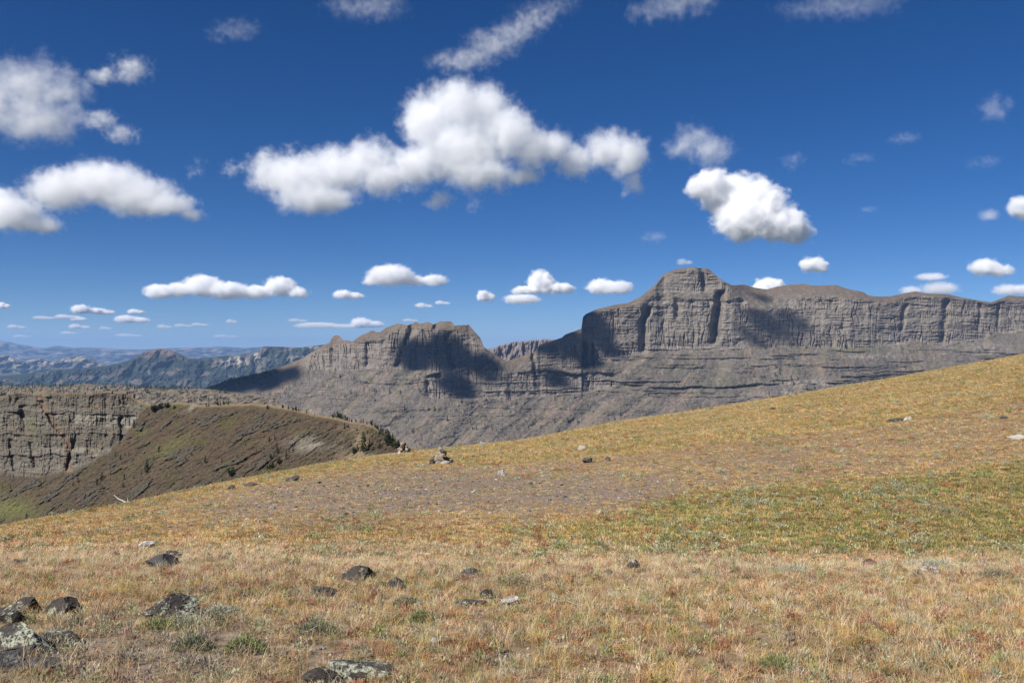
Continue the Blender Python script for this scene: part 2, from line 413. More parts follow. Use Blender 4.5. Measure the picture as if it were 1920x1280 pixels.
    # walls: beds of slightly different grey-brown, dark stains running down
    c = mixc(c, (.26, .228, .195), m * .85)
    c = mixc(c, (.33, .29, .245), m * sst(.05, .35, st) * .6)
    stain = fbm(PX * .22, PY * .012, octv=3, seed=131)
    c = mixc(c, (.15, .138, .13), m * sst(.05, .45, stain) * .7)
    # pale ash beds
    pale = np.clip(blob(PX, PY, 1490, 717, 90, 5) + blob(PX, PY, 1470, 738, 60, 4) + .9 * blob(PX, PY, 1680, 640, 14, 20) + .8 * blob(PX, PY, 1640, 668, 60, 4) + .7 * blob(PX, PY, 1560, 735, 60, 6) + .7 * blob(PX, PY, 1480, 576, 45, 4) + .6 * blob(PX, PY, 745, 612, 22, 10) + .5 * blob(PX, PY, 1140, 705, 12, 4) + .7 * blob(PX, PY, 1850, 655, 60, 10), 0, 1)
    c = mixc(c, (.42, .385, .345), pale * sst(-.25, .25, fbm(PX * .09, PY * .12, octv=3, seed=135)) * .85)
    # brown caps, dark basal band
    cap = sst(26, 4, PY - SKY_MAIN(PX)) * (1 - .5 * m)
    c = mixc(c, (.20, .155, .115), cap * .7)
    green = np.clip(blob(PX, PY, 1600, 655, 80, 6) + .7 * blob(PX, PY, 1370, 720, 40, 14) + .5 * blob(PX, PY, 1250, 690, 60, 8), 0, 1)
    c = mixc(c, (.16, .165, .085), green * .55)
    c = mixc(c, (.26, .20, .16), blob(PX, PY, 1290, 770, 260, 60) * sst(0, .35, s1) * .7)
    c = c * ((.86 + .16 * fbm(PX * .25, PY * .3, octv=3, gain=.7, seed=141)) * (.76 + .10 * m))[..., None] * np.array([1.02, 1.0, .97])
    Xc, Dc, Zc = close_sheet(X, D, Z, VALLEY_Z, (500, 0), .6)
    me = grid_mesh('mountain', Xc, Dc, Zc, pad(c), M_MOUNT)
    link('mountain', me, kind='structure', label='grey layered butte and its stepped neighbour across the valley')
    return cols, PX, PY, D
MAIN = build_main()

def sheet_hit(S, px, py):
    cols, PX, PY, D = S
    j = int(np.clip(np.searchsorted(cols, px), 0, len(cols) - 1))
    i = int(np.argmin(np.abs(PY[:, j] - py)))
    return at(px, PY[i, j] if abs(PY[i, j] - py) > 3 else py, float(D[i, j]))

# --- the small fluted ridge seen through the saddle
def simple_range(name, label, pts, base, D, rows, ncol, color_fn, relief, T=.6, x0=None, x1=None, back=900, mat=M_FAR, seed=0, steep=None):
    top = poly(pts); x0 = pts[0][0] if x0 is None else x0; x1 = pts[-1][0] if x1 is None else x1
    cols = np.linspace(x0, x1, ncol)
    jag = relief[2] * fbm(cols * .05, cols * 0, octv=4, seed=seed + 3)
    topf = lambda px: top(px) + np.interp(px, cols, jag)
    def disp(PX, PY, D_, z):
        fade = sst(0, relief[3] if len(relief) > 3 else 6, PY - topf(PX))
        return -relief[0] * fbm(PX * relief[1], PY * relief[1] * (relief[4] if len(relief) > 4 else 2.2) + .3 * PX * relief[1], octv=5, gain=.55, seed=seed, ridged=True) * (.25 + .75 * fade)
    Tf = (lambda PX, PY, b: np.full_like(PX, T)) if steep is None else steep
    D0 = D if callable(D) else (lambda px: np.full_like(px, D))
    PX, PY, Dd, X, Z = sheet(cols, topf, lambda px: np.full_like(px, base) if not callable(base) else base(px), D0, Tf, rows, disp, VALLEY_Z)
    c = color_fn(PX, PY, PY - topf(PX))
    Xc, Dc, Zc = close_sheet(X, Dd, Z, VALLEY_Z - 60, (back, 0), T)
    me = grid_mesh(name, Xc, Dc, Zc, pad(c), mat)
    link(name, me, kind='structure', label=label)
    return cols, PX, PY, Dd

def col_fluted(PX, PY, b):
    c = np.broadcast_to(np.array([.20, .165, .15]), PX.shape + (3,))
    return mixc(c, (.13, .115, .11), sst(0, .5, fbm(PX * .18, PY * .03, octv=3, seed=7)))
simple_range('back_ridge', 'fluted grey ridge seen through the saddle', [(840, 690), (900, 668), (918, 655), (935, 648), (960, 641), (985, 639), (1003, 637), (1015, 635), (1030, 636), (1060, 640), (1120, 660)], 720, 4700, 60, 260, col_fluted, (55, .09, 2, 3, .3), 2.2, seed=205, mat=M_MOUNT)

# --- far blue ranges
def col_dome(PX, PY, b):
    n = fbm(PX * .03, PY * .08, octv=5, gain=.55, seed=301); n2 = fbm(PX * .12, PY * .05, octv=4, gain=.6, seed=305)
    c = np.broadcast_to(np.array([.03, .042, .035]), PX.shape + (3,))
    c = mixc(c, (.13, .105, .085), sst(.05, .3, n) * .8)
    c = mixc(c, (.15, .11, .09), blob(PX, PY, 300, 658, 45, 9) * .9)
    c = mixc(c, (.30, .26, .23), sst(.15, .4, n2) * (blob(PX, PY, 285, 712, 35, 14) + .5 * blob(PX, PY, 200, 705, 60, 12)) * .8)
    pale = blob(PX, PY, 445, 677, 38, 9) + blob(PX, PY, 478, 668, 10, 9) + .5 * blob(PX, PY, 545, 672, 45, 8) * sst(0, .25, n2) + .6 * blob(PX, PY, 580, 652, 40, 4) * sst(-.1, .2, n2) + .35 * blob(PX, PY, 425, 705, 40, 10) * sst(0, .3, n)
    return mixc(c, (.48, .43, .37), np.clip(pale, 0, 1) * sst(-.2, .15, n2) * .75)
simple_range('dome_mountain', 'dark forested dome mountain with pale cliffs along its shoulder', [(-300, 716), (-60, 712), (0, 709), (62, 699), (108, 693), (156, 690), (203, 685), (240, 676), (256, 668), (270, 661), (281, 657), (297, 653), (316, 654.5), (337, 663), (354, 672), (371, 672), (412, 668), (481, 661), (487, 657), (493, 649), (529, 650), (557, 652), (605, 646), (640, 642), (760, 640)], 762, 7600, 90, 420, col_dome, (130, .03, .8, 5, 1.1), .55, back=2500, seed=311)
def col_tan(PX, PY, b):
    n = fbm(PX * .06 + PY * .05, PY * .10, octv=4, gain=.6, seed=321)
    c = np.broadcast_to(np.array([.09, .10, .075]), PX.shape + (3,))
    return mixc(c, (.34, .265, .20), sst(-.05, .25, n) * sst(30, 4, b + 8 * n))
simple_range('tan_hills', 'tan and green foothills below the far range at left', [(-400, 672), (-60, 668), (0, 666), (16, 665), (30, 674), (50, 676), (75, 671), (95, 676), (120, 672), (141, 666), (169, 669), (187, 682), (240, 690), (330, 700)], 716, 13000, 60, 300, col_tan, (380, .03, .8, 4), .4, back=4000, seed=331)
def col_range(PX, PY, b):
    n = fbm(PX * .04 + PY * .06, PY * .12, octv=4, gain=.6, seed=341)
    c = np.broadcast_to(np.array([.075, .085, .07]), PX.shape + (3,))
    return mixc(c, (.28, .225, .18), sst(0, .3, n) * .9)
simple_range('far_range', 'hazy blue mountain range along the horizon', [(-900, 636), (-200, 634), (0, 639), (19, 641), (36, 646), (62, 649), (84, 653), (106, 647), (122, 650), (141, 652), (156, 651), (195, 652), (216, 654), (266, 655), (326, 652), (378, 651), (412, 649), (457, 652), (491, 650), (700, 653), (1200, 652), (2300, 650), (2900, 652)], 700, 24000, 50, 420, col_range, (700, .03, .6, 4), .3, back=6000, seed=351)

# --- wooded bench beyond the cliff
def col_bench(PX, PY, b):
    n = fbm(PX * .05, PY * .16, octv=6, gain=.7, seed=361)
    c = np.broadcast_to(np.array([.165, .13, .095]), PX.shape + (3,))
    c = mixc(c, (.075, .08, .045), sst(.0, .25, n) * .9)
    return mixc(c, (.26, .215, .17), sst(.05, .4, -n) * .6)
BENCH = simple_range('wooded_bench', 'low brown bench with a dark line of trees', [(-300, 728), (-80, 723), (0, 722), (40, 724), (70, 721), (100, 724), (140, 721), (160, 718), (180, 721), (230, 722), (270, 726), (330, 727), (400, 730), (520, 745)], 790, 1750, 60, 320, col_bench, (26, .045, 1.2, 3), .16, back=500, mat=M_RIDGE, seed=371)

# --- the near ridge: layered cliff at left, brown spur running towards us
SKY_RIDGE = poly([(-400, 752), (-100, 748), (0, 743), (34, 736), (72, 733.6), (113, 737), (165, 737), (206, 735), (237, 737), (247, 742), (256, 748), (275, 757), (300, 758), (318, 756), (337, 753), (378, 759), (412, 758), (474, 756), (505, 759),
    (550, 766), (591, 776.5), (627, 782), (657, 790), (680, 792), (697, 796), (717, 810), (747, 827), (777, 840), (800, 852), (840, 872), (900, 900)])
def base_ridge(px): return np.maximum(CREST(px) + 34, SKY_RIDGE(px) + 20)
D0_ridge = smooth_poly([(-400, 640), (0, 600), (300, 520), (600, 430), (780, 395), (900, 380)], 60)
def cliff_zone(PX, PY):
    low = np.interp(PX, [-400, 0, 60, 120, 160, 200, 235, 262, 280], [890, 890, 893, 885, 872, 848, 815, 775, 757])
    wob = 6 * perlin(PX * .05, PY * .03, seed=401) + 3 * perlin(PX * .2, PY * .1, seed=402)
    return sst(low + 5 + wob, low - 5 + wob, PY) * sst(-2, 4, PY - SKY_RIDGE(PX)) * sst(284, 270, PX + wob)
def build_ridge():
    cols = np.concatenate([np.linspace(-400, -10, 70)[:-1], np.linspace(-10, 800, 700), np.linspace(800, 900, 20)[1:]])
    st_ = {}
    def ribs(PX, PY):
        a = PX * .87 - PY * .49; b = PX * .49 + PY * .87          # along and across the dip of the outcrops
        w = 10 * perlin(PX * .01, PY * .01, seed=411)
        r = fbm(a * .011, (b + w) * .05, octv=4, gain=.6, seed=413)
        return r
    def Tfun(PX, PY, below):
        cz = cliff_zone(PX, PY); r = ribs(PX, PY); st = strata(PX, PY + 6 * perlin(PX * .02, PY * .02, seed=419), 420, .9)
        out = sst(.14, .24, r) * (1 - cz) * sst(8, 24, below) * sst(640, 560, PX)
        T = .60 + .12 * fbm(PX * .03, PY * .03, octv=2, seed=425)
        q = PY + 5 * perlin(PX * .025, PY * .02, seed=421) + 2 * perlin(PX * .1, PY * .05, seed=422) - 4 * sst(150, 260, PX)
        unit = np.interp(q, [735, 764, 768, 773, 776, 798, 802, 812, 816, 838, 842, 852, 856, 900], [2.2, 2.2, .8, .8, 2.6, 2.6, .8, .8, 1.6, 1.6, .8, .8, 1.3, .9])
        T = T * (1 - cz) + unit * cz
        st_['q'] = q
        st_.update(cz=cz, r=r, st=st, out=out)
        return T
    def disp(PX, PY, D, z):
        cz = st_['cz']; fade = sst(0, 12, PY - SKY_RIDGE(PX))
        wx = 5 * perlin(PX * .04, z * .03, seed=436)
        n = 4.5 * (1 - fbm((PX + wx) * .018, z * .008, octv=3, seed=431, ridged=True)) * sst(.5, 2.0, np.interp(st_['q'], [735, 764, 768, 773, 776, 798, 802, 812, 816, 838, 842, 852, 856, 900], [3.2, 3.2, .55, .55, 2.2, 2.2, .6, .6, 2.4, 2.4, .8, .8, 2.2, 1.6])) + 2.2 * (1 - fbm((PX + wx) * .07, z * .03, octv=3, gain=.6, seed=433, ridged=True)) * sst(-.4, .3, perlin(PX * .02, z * .05, seed=435)) + 1.2 * fbm(PX * .35, z * .15, octv=3, gain=.6, seed=434)
        d = n * cz * (.3 + .7 * fade) - .9 * sst(-.1, .3, st_['st']) * cz * fade * sst(-.3, .3, perlin(PX * .03, PY * .03, seed=438)) - 3.5 * fbm(PX * .045, PY * .05, octv=4, gain=.6, seed=439) * cz * fade
        for path, y0, y1, w, dep in ((P([(745, 38), (780, 45), (810, 50)]), 758, 812, 6, 8), (P([(735, 72), (770, 85), (800, 105), (830, 128), (880, 128)]), 750, 885, 4.5, 4), (P([(820, 18), (880, 30)]), 822, 885, 6, 6), (P([(835, 58), (885, 70)]), 828, 880, 5, 5), (P([(825, 140), (880, 126)]), 822, 884, 5, 6), (P([(760, 225), (830, 230)]), 780, 830, 4, 5)):
            u = (PX - path(PY) - 5 * perlin(PY * .06, PY * 0 + w, seed=15)) / (w * (.7 + .6 * sst(-.5, .5, perlin(PY * .07, PY * 0 + w, seed=16))))
            d = d + dep * np.exp(-np.abs(u) ** 2.5) * sst(y0 - 2, y0 + 5, PY) * sst(y1 + 3, y1 - 6, PY)
        crk = np.exp(-(np.abs(perlin(PX * .16 + .5 * perlin(PX * .1, z * .1, seed=481), z * .02, seed=482)) / .09) ** 2) * sst(-.1, .3, perlin(PX * .04, z * .06, seed=483))
        bed = np.exp(-(np.abs(perlin(PX * .01, st_['q'] * .22, seed=484)) / .14) ** 2) * sst(-.2, .3, perlin(PX * .04, PY * .06, seed=485))
        d = d + (1.1 * crk + 1.1 * bed) * cz * fade
        d = d - 2.6 * st_['out'] * fade * (.6 + .6 * fbm(PX * .2, PY * .2, octv=3, seed=441))
        d = d - 2.6 * fbm((PX * .87 - PY * .49) * .02, (PX * .49 + PY * .87) * .07, octv=4, gain=.6, seed=443, ridged=True) * fade * (1 - cz)
        d = d - 1.5 * fbm(PX * .16, PY * .2, octv=4, gain=.65, seed=447) * fade
        return d
    PX, PY, D, X, Z = sheet(cols, SKY_RIDGE, base_ridge, D0_ridge, Tfun, 330, disp, VALLEY_Z, blur=26)
    cz, st, r, out = st_['cz'], st_['st'], st_['r'], st_['out']
    a = PX * .87 - PY * .49; b = PX * .49 + PY * .87
    s1 = fbm(a * .018, b * .06, octv=5, gain=.6, seed=451); s2 = fbm(PX * .02, PY * .03, octv=5, gain=.6, seed=453)
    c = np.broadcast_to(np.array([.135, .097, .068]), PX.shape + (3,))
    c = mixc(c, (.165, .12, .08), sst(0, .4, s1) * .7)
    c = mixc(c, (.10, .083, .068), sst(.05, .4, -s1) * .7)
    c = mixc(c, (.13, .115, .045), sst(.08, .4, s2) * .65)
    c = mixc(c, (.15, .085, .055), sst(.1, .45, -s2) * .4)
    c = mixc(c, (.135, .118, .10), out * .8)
    # cliff beds
    q = st_['q']
    paleband = sst(772, 777, q) * sst(802, 796, q) * (.25 + .75 * sst(110, 170, PX)) + .7 * sst(838, 843, q) * sst(858, 850, q) * sst(60, 130, PX) + .4 * sst(864, 870, q) * sst(884, 878, q)
    cc = mixc(np.broadcast_to(np.array([.112, .098, .077]), PX.shape + (3,)), (.24, .22, .18), np.clip(paleband, 0, 1) * sst(-.3, .2, st + .6 * fbm(PX * .08, PY * .2, octv=3, seed=423)) * .85)
    cc = mixc(cc, (.19, .175, .145), sst(.1, .3, st) * .35)
    cc = mixc(cc, (.09, .08, .065), sst(.05, .4, fbm(PX * .12, PY * .05, octv=4, gain=.6, seed=455)) * .55)
    cc = mixc(cc, (.165, .125, .08), sst(.1, .4, s2) * .5)
    gl = np.exp(-((PX - P([(735, 72), (770, 85), (800, 105), (830, 128), (880, 128)])(PY)) / 6) ** 2) * sst(737, 745, PY)
    cc = mixc(cc, (.20, .125, .075), gl * .6)
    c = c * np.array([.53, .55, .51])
    spk = fbm(PX * .5, PY * .5, octv=2, seed=465)
    c = mixc(c, (.055, .06, .03), sst(.32, .5, spk) * sst(-.2, .3, s2) * .7)
    c = mixc(c, (.21, .19, .16), sst(.38, .55, -spk) * .6)
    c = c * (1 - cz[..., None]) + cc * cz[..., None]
    topb = sst(7, 1, PY - SKY_RIDGE(PX))
    c = mixc(c, (.22, .165, .095), topb * .6)
    tanp = np.clip(blob(PX, PY, 676, 838, 12, 26, -.4) * 1.4 + blob(PX, PY, 660, 858, 26, 10) + .5 * blob(PX, PY, 655, 803, 25, 6), 0, 1)
    c = mixc(c, (.28, .215, .14), tanp * .6)
    grey = np.clip(blob(PX, PY, 590, 832, 45, 14) + .8 * blob(PX, PY, 355, 765, 12, 8), 0, 1) * sst(-.2, .2, s1)
    c = mixc(c, (.27, .25, .21), grey * .7)
    gr = np.clip(blob(PX, PY, 25, 955, 45, 22) + .6 * blob(PX, PY, 320, 838, 40, 14, -.5) + .7 * blob(PX, PY, 60, 800, 8, 18) + .6 * blob(PX, PY, 265, 808, 12, 6) + .6 * blob(PX, PY, 285, 755, 40, 6), 0, 1)
    c = mixc(c, (.12, .125, .04), gr * .7)
    c = c * (1 + .18 * fbm(PX * .35, PY * .35, octv=2, seed=461))[..., None]
    Xc, Dc, Zc = close_sheet(X, D, Z, VALLEY_Z, (160, 0), .75)
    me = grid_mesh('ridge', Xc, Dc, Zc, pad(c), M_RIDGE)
    link('ridge', me, kind='structure', label='brown spur with a pale layered cliff at its left end')
    return cols, PX, PY, D
RIDGE = build_ridge()

# --- valley floor out to the horizon
def build_valley():
    gx = np.linspace(-44000, 44000, 120); gy = np.concatenate([np.linspace(-1500, 6000, 60)[:-1], np.linspace(6000, 44000, 60)])
    X, Y = np.meshgrid(gx, gy)
    n = fbm(X * .0006, Y * .0006, octv=4, seed=501)
    c = mixc(np.broadcast_to(np.array([.07, .08, .055]), X.shape + (3,)), (.22, .18, .13), sst(0, .4, n))
    link('valley_floor', grid_mesh('valley_floor', X, Y, VALLEY_Z - 6 + 6 * n, c, M_FAR, True), kind='structure', label='broad valley floor far below the hillside')
build_valley()
print('terrain', round(time.time() - T0, 1))
# ---------------------------------------------------------------- haze: the air of the valley
def volume_mat(name, color, density, aniso=0.0):
    m = bpy.data.materials.new(name); m.use_nodes = True; n = m.node_tree; n.nodes.clear()
    o = n.nodes.new('ShaderNodeOutputMaterial'); p = n.nodes.new('ShaderNodeVolumePrincipled')
    n.links.new(p.outputs[0], o.inputs['Volume'])
    p.inputs['Color'].default_value = (*color, 1); p.inputs['Density'].default_value = density; p.inputs['Anisotropy'].default_value = aniso
    return m
def build_haze():
    x, y0, y1, z0, z1 = 46000, -2500, 46000, VALLEY_Z - 90, 560
    v = [(a, b, c) for c in (z0, z1) for b in (y0, y1) for a in (-x, x)]
    f = [(0, 2, 3, 1), (4, 5, 7, 6), (0, 1, 5, 4), (1, 3, 7, 5), (3, 2, 6, 7), (2, 0, 4, 6)]
    me = bpy.data.meshes.new('haze'); me.from_pydata(v, [], f); me.materials.append(volume_mat('haze', HAZE_COLOR, HAZE_DENSITY))
    link('haze', me, kind='stuff', label='thin blue haze filling the valley air')
HAZE_COLOR, HAZE_DENSITY = (.32, .55, 1.0), 2.9e-5
build_haze()

# ---------------------------------------------------------------- clouds: real volumes at cloud height
M_CLOUD = volume_mat('cloud', (.996, .997, 1.0), 1.0, -.12)
CLOUD_H = 1900.0
cloud_n = [0]
def cloud(label, puffs, base=None, tau=16, soft=.5, amp=.55, group=None, D=None, centres=None, vox=1.9, nscale=2.8, category='cloud', depth=.8, det=6.0, warp_k=1.0):
    """A cumulus from puffs given as pixels of the photograph at the depth where its base reaches cloud height,
    or as centres in metres. A noise field breaks up the outline."""
    cloud_n[0] += 1; seed = cloud_n[0]
    if centres is None:
        D = D or CLOUD_H * F / (HOR - base); k = D / F
        pts = [(at(px, py, D) + Vector((0, (random.random() - .5) * rx * k * .8, 0)), Vector((rx * k, max(rx * .9, ry * 1.1) * depth * k, ry * k))) for px, py, rx, ry in puffs]
        zb = at(0, base, D).z; vs_ = vox * k
    else:
        pts = centres; zb = min(c.z - r.z * .7 for c, r in pts); vs_ = vox
    mn = Vector([min(c[i] - r[i] * 1.3 for c, r in pts) for i in range(3)]); mx = Vector([max(c[i] + r[i] * 1.3 for c, r in pts) for i in range(3)])
    mn.z = max(mn.z, zb - .1 * (mx.z - mn.z))
    size = max(max(r.x, r.z) for c, r in pts); med = sum(r.z for c, r in pts) / len(pts)
    g = bpy.data.node_groups.new('cloud_shape', 'GeometryNodeTree')
    g.interface.new_socket('Geometry', in_out='OUTPUT', socket_type='NodeSocketGeometry')
    nn = g.nodes; K = g.links
    out = nn.new('NodeGroupOutput'); vc = nn.new('GeometryNodeVolumeCube'); pos = nn.new('GeometryNodeInputPosition').outputs[0]
    def M(op, a, b=None, c=None, clamp=False):
        m = nn.new('ShaderNodeMath'); m.operation = op; m.use_clamp = clamp
        for i, v in enumerate((a, b, c)):
            if v is None: continue
            if isinstance(v, (int, float)): m.inputs[i].default_value = v
            else: K.new(v, m.inputs[i])
        return m.outputs[0]
    def V(op, a, b=None):
        m = nn.new('ShaderNodeVectorMath'); m.operation = op
        for i, v in enumerate((a, b)):
            if v is None: continue
            if isinstance(v, (tuple, Vector)): m.inputs[i].default_value = v
            else: K.new(v, m.inputs[i])
        return m.outputs['Value' if op == 'LENGTH' else 'Vector']
    def noise(s, det_, rough, off):
        t = nn.new('ShaderNodeTexNoise'); t.inputs['Scale'].default_value = s; t.inputs['Detail'].default_value = det_; t.inputs['Roughness'].default_value = rough
        K.new(V('ADD', pos, off), t.inputs['Vector']); return t
    warp = V('MULTIPLY', V('SUBTRACT', noise(1.1 / med, 3, .5, (seed * 1000., 0, 0)).outputs['Color'], (.5, .5, .5)), (med * warp_k,) * 3)
    p2 = V('ADD', pos, warp)
    s = None
    for c, r in pts:
        d = M('SUBTRACT', 1.0, V('LENGTH', V('DIVIDE', V('SUBTRACT', p2, c), r)))
        s = d if s is None else M('SMOOTH_MAX', s, d, .15)
    n1 = noise(nscale / med, det, .64, (seed * 777., 50, 0)).outputs['Fac']
    n2 = noise(nscale * 3.6 / med, 4, .6, (seed * 333., 90, 0)).outputs['Fac']
    s2 = M('ADD', M('ADD', s, M('MULTIPLY', M('SUBTRACT', n1, .5), amp * 1.8)), M('MULTIPLY', M('SUBTRACT', n2, .5), amp * .7))
    den = M('DIVIDE', s2, soft, clamp=True)
    den = M('MULTIPLY', den, M('POWER', den, .6))
    sep = nn.new('ShaderNodeSeparateXYZ'); K.new(p2, sep.inputs[0])
    den = M('MULTIPLY', den, M('DIVIDE', M('SUBTRACT', sep.outputs[2], zb), med * .55, clamp=True))
    den = M('MULTIPLY', den, tau / size / 2)
    K.new(den, vc.inputs['Density']); vc.inputs['Min'].default_value = mn; vc.inputs['Max'].default_value = mx
    for i, a in enumerate('XYZ'):
        vc.inputs['Resolution ' + a].default_value = int(min(560, max(10, (mx[i] - mn[i]) / (vs_ * (1.5 if i == 1 else 1)))))
    sm = nn.new('GeometryNodeSetMaterial'); sm.inputs['Material'].default_value = M_CLOUD
    K.new(vc.outputs[0], sm.inputs[0]); K.new(sm.outputs[0], out.inputs[0])
    me = bpy.data.meshes.new('cloud'); me.materials.append(M_CLOUD)
    ob = link('cloud', me); mo = ob.modifiers.new('shape', 'NODES'); mo.node_group = g
    return tag(ob, label, category, group, 'stuff')

def build_clouds():
    cloud('largest white cumulus with a tall rounded head in mid sky', [(515, 325, 55, 48), (570, 340, 75, 60), (635, 318, 80, 52), (600, 380, 85, 34), (690, 300, 60, 48), (800, 225, 58, 62), (855, 205, 70, 56), (910, 212, 60, 60), (955, 255, 55, 62), (865, 280, 105, 75),
        (780, 315, 60, 50), (900, 330, 75, 40), (720, 335, 60, 42), (820, 378, 28, 20), (1000, 285, 50, 50), (1040, 275, 40, 38), (985, 330, 42, 24), (1085, 300, 45, 38), (1140, 280, 55, 46), (1175, 292, 46, 50), (1192, 338, 26, 28)], 412, 15, .7, .74, vox=1.9)
    cloud('bright compact cumulus leaning down to the right above the long wall', [(1325, 352, 42, 34), (1370, 362, 58, 44), (1420, 378, 52, 48), (1395, 412, 68, 48), (1455, 422, 55, 42), (1492, 442, 36, 26)], 463, 26, .42, .55, vox=1.2)
    cloud('thin grey puff just above the bright compact cumulus', [(1300, 252, 40, 30), (1330, 288, 50, 40), (1278, 278, 42, 24)], 335, 3.6, .9, .8, depth=.6, warp_k=1.5)
    cloud('long white loaf shaped cloud at left with a tapering right end', [(190, 342, 100, 46), (115, 358, 76, 46), (260, 368, 85, 44), (322, 388, 58, 28), (362, 406, 32, 16)], 418, 15, .66, .7, vox=1.6)
    cloud('low white cloud cut by the left edge of the picture', [(30, 402, 64, 42), (-10, 380, 50, 40), (75, 424, 46, 26), (-60, 400, 60, 40)], 450, 15, .66, .7)
    cloud('ragged grey white cloud in the upper left corner', [(40, 165, 90, 72), (70, 228, 95, 48), (-20, 205, 80, 70), (115, 165, 50, 44), (-90, 200, 80, 60), (135, 215, 40, 24)], 290, 4.5, .8, .95, warp_k=1.9)
    cloud('small torn cloud at top left, right of the ragged one', [(245, 128, 44, 30), (190, 142, 36, 18)], 170, 5, .9, .85, depth=.6, warp_k=2.2)
    cloud('slanting wisp below the small torn cloud at left', [(180, 222, 40, 22), (225, 250, 42, 18)], 275, 5, .9, .85, depth=.6, warp_k=2.2)
    cloud('thin streaked cloud at the top above the largest cumulus', [(930, 84, 66, 32), (880, 102, 62, 26), (845, 122, 50, 20), (970, 60, 50, 26), (1000, 34, 50, 22)], 150, 3.2, .9, .9, depth=.6, warp_k=2.4)
    for x, y, rx, ry, ta in ((1265, 14, 75, 26, 1.6), (1590, 4, 110, 20, 1.3), (690, 6, 70, 20, 1.4), (440, 56, 46, 18, .9), (1030, 8, 55, 14, 1.0), (1870, 200, 36, 26, .6), (1700, 258, 28, 10, .7), (370, 315, 14, 18, .6), (440, 318, 20, 14, 1.5), (1225, 445, 26, 10, .8), (1610, 300, 30, 12, .4), (1490, 300, 24, 16, .4), (1850, 302, 34, 12, .4), (1630, 392, 16, 6, .5), (890, 380, 16, 18, .5)):
        cloud('faint wisp of thin cloud against the deep blue', [(x, y, rx * 1.15, ry * 1.3), (x - rx * .6, y + ry * .3, rx * .8, ry * .8), (x + rx * .5, y - ry * .3, rx * .7, ry * .8)], y + ry * 1.6, ta * 1.4, 1.0, 1.2, nscale=1.6, warp_k=2.8, group='faint wisps in the upper sky', depth=.5)
    cloud('long low cumulus bank over the dome mountain', [(305, 547, 34, 16), (340, 543, 28, 15), (385, 537, 42, 22), (430, 546, 48, 17), (480, 548, 38, 14), (525, 537, 34, 20), (558, 549, 24, 11)], 563, 24, .35, .6, vox=.9, nscale=1.8)
    cloud('small cumulus above the neighbour peak', [(735, 518, 48, 22), (700, 526, 22, 12), (815, 526, 28, 13), (775, 526, 30, 10)], 541, 18, .4, .6, vox=.9, nscale=1.8)
    cloud('two lobed cumulus left of the butte', [(1015, 530, 30, 25), (1050, 541, 28, 12), (985, 546, 28, 11)], 553, 22, .35, .55, vox=.9, nscale=1.8)
    cloud('low shelf of cloud under the two lobed cumulus', [(978, 561, 38, 11)], 571, 16, .4, .6, vox=.8, nscale=1.8)
    cloud('oval white cloud close to the butte left shoulder', [(1130, 538, 34, 17), (1158, 540, 30, 14)], 554, 16, .4, .6, vox=.8, nscale=1.8)
    cloud('white cloud peeping over the plateau behind the butte', [(1445, 536, 32, 18), (1430, 545, 30, 12)], 556, 22, .35, .5, vox=.8, nscale=1.8)
    cloud('small round cloud above the long wall', [(1520, 497, 20, 18), (1535, 498, 22, 17)], 514, 14, .4, .5, vox=.8, nscale=1.8)
    cloud('white heaped cloud near the right edge above the wall', [(1845, 502, 32, 19), (1870, 508, 32, 14)], 522, 14, .5, .6, vox=.8, nscale=1.8)
    cloud('pair of soft clouds resting on the right skyline', [(1755, 542, 40, 15), (1710, 545, 26, 11), (1740, 520, 34, 8)], 556, 8, .6, .7, vox=.8, nscale=1.8)
    cloud('cloud at the far right just above the skyline', [(1885, 545, 34, 13), (1915, 543, 30, 12)], 556, 9, .6, .65, vox=.8, nscale=1.8)
    cloud('cloud cut by the right edge of the picture', [(1908, 388, 28, 22), (1930, 400, 30, 24)], 418, 10, .5, .6, vox=1.0, nscale=1.8)
    cloud('faint grey puff beside the cloud at the right edge', [(1850, 405, 24, 14)], 420, 2, .8, .5)
    for x, y, rx, ry, b, ta in ((655, 552, 30, 10, 562, 12), (912, 554, 18, 13, 567, 13), (165, 580, 28, 11, 589, 14), (195, 584, 24, 8, 590, 10), (250, 598, 34, 9, 606, 12), (257, 584, 18, 6, 589, 9), (6, 572, 13, 7, 578, 10), (620, 610, 70, 7, 615, 9), (690, 605, 32, 11, 615, 12),
            (125, 593, 22, 5, 598, 5), (148, 597, 18, 6, 602, 7), (150, 612, 20, 6, 617, 5), (85, 595, 26, 4, 599, 3), (130, 624, 18, 4, 627, 4), (30, 612, 18, 5, 616, 3), (240, 628, 30, 4, 631, 4), (310, 612, 16, 5, 616, 3), (345, 610, 18, 4, 613, 3), (375, 608, 18, 4, 611, 3), (435, 602, 12, 5, 606, 3), (795, 572, 18, 6, 577, 4), (830, 567, 16, 5, 571, 3), (40, 630, 20, 4, 633, 3), (425, 630, 26, 4, 633, 3), (200, 615, 14, 4, 618, 3), (560, 600, 20, 4, 604, 2.5), (770, 600, 16, 4, 603, 2.5), (1285, 490, 16, 8, 498, 1.0)):
        cloud('little flat cloud low over the horizon', [(x - rx * .35, y + ry * .1, rx * .7, ry), (x + rx * .4, y + ry * .3, rx * .6, ry * .7)], b, ta * 1.5, .4, .62, group='little clouds low over the horizon', vox=.8, nscale=1.8)
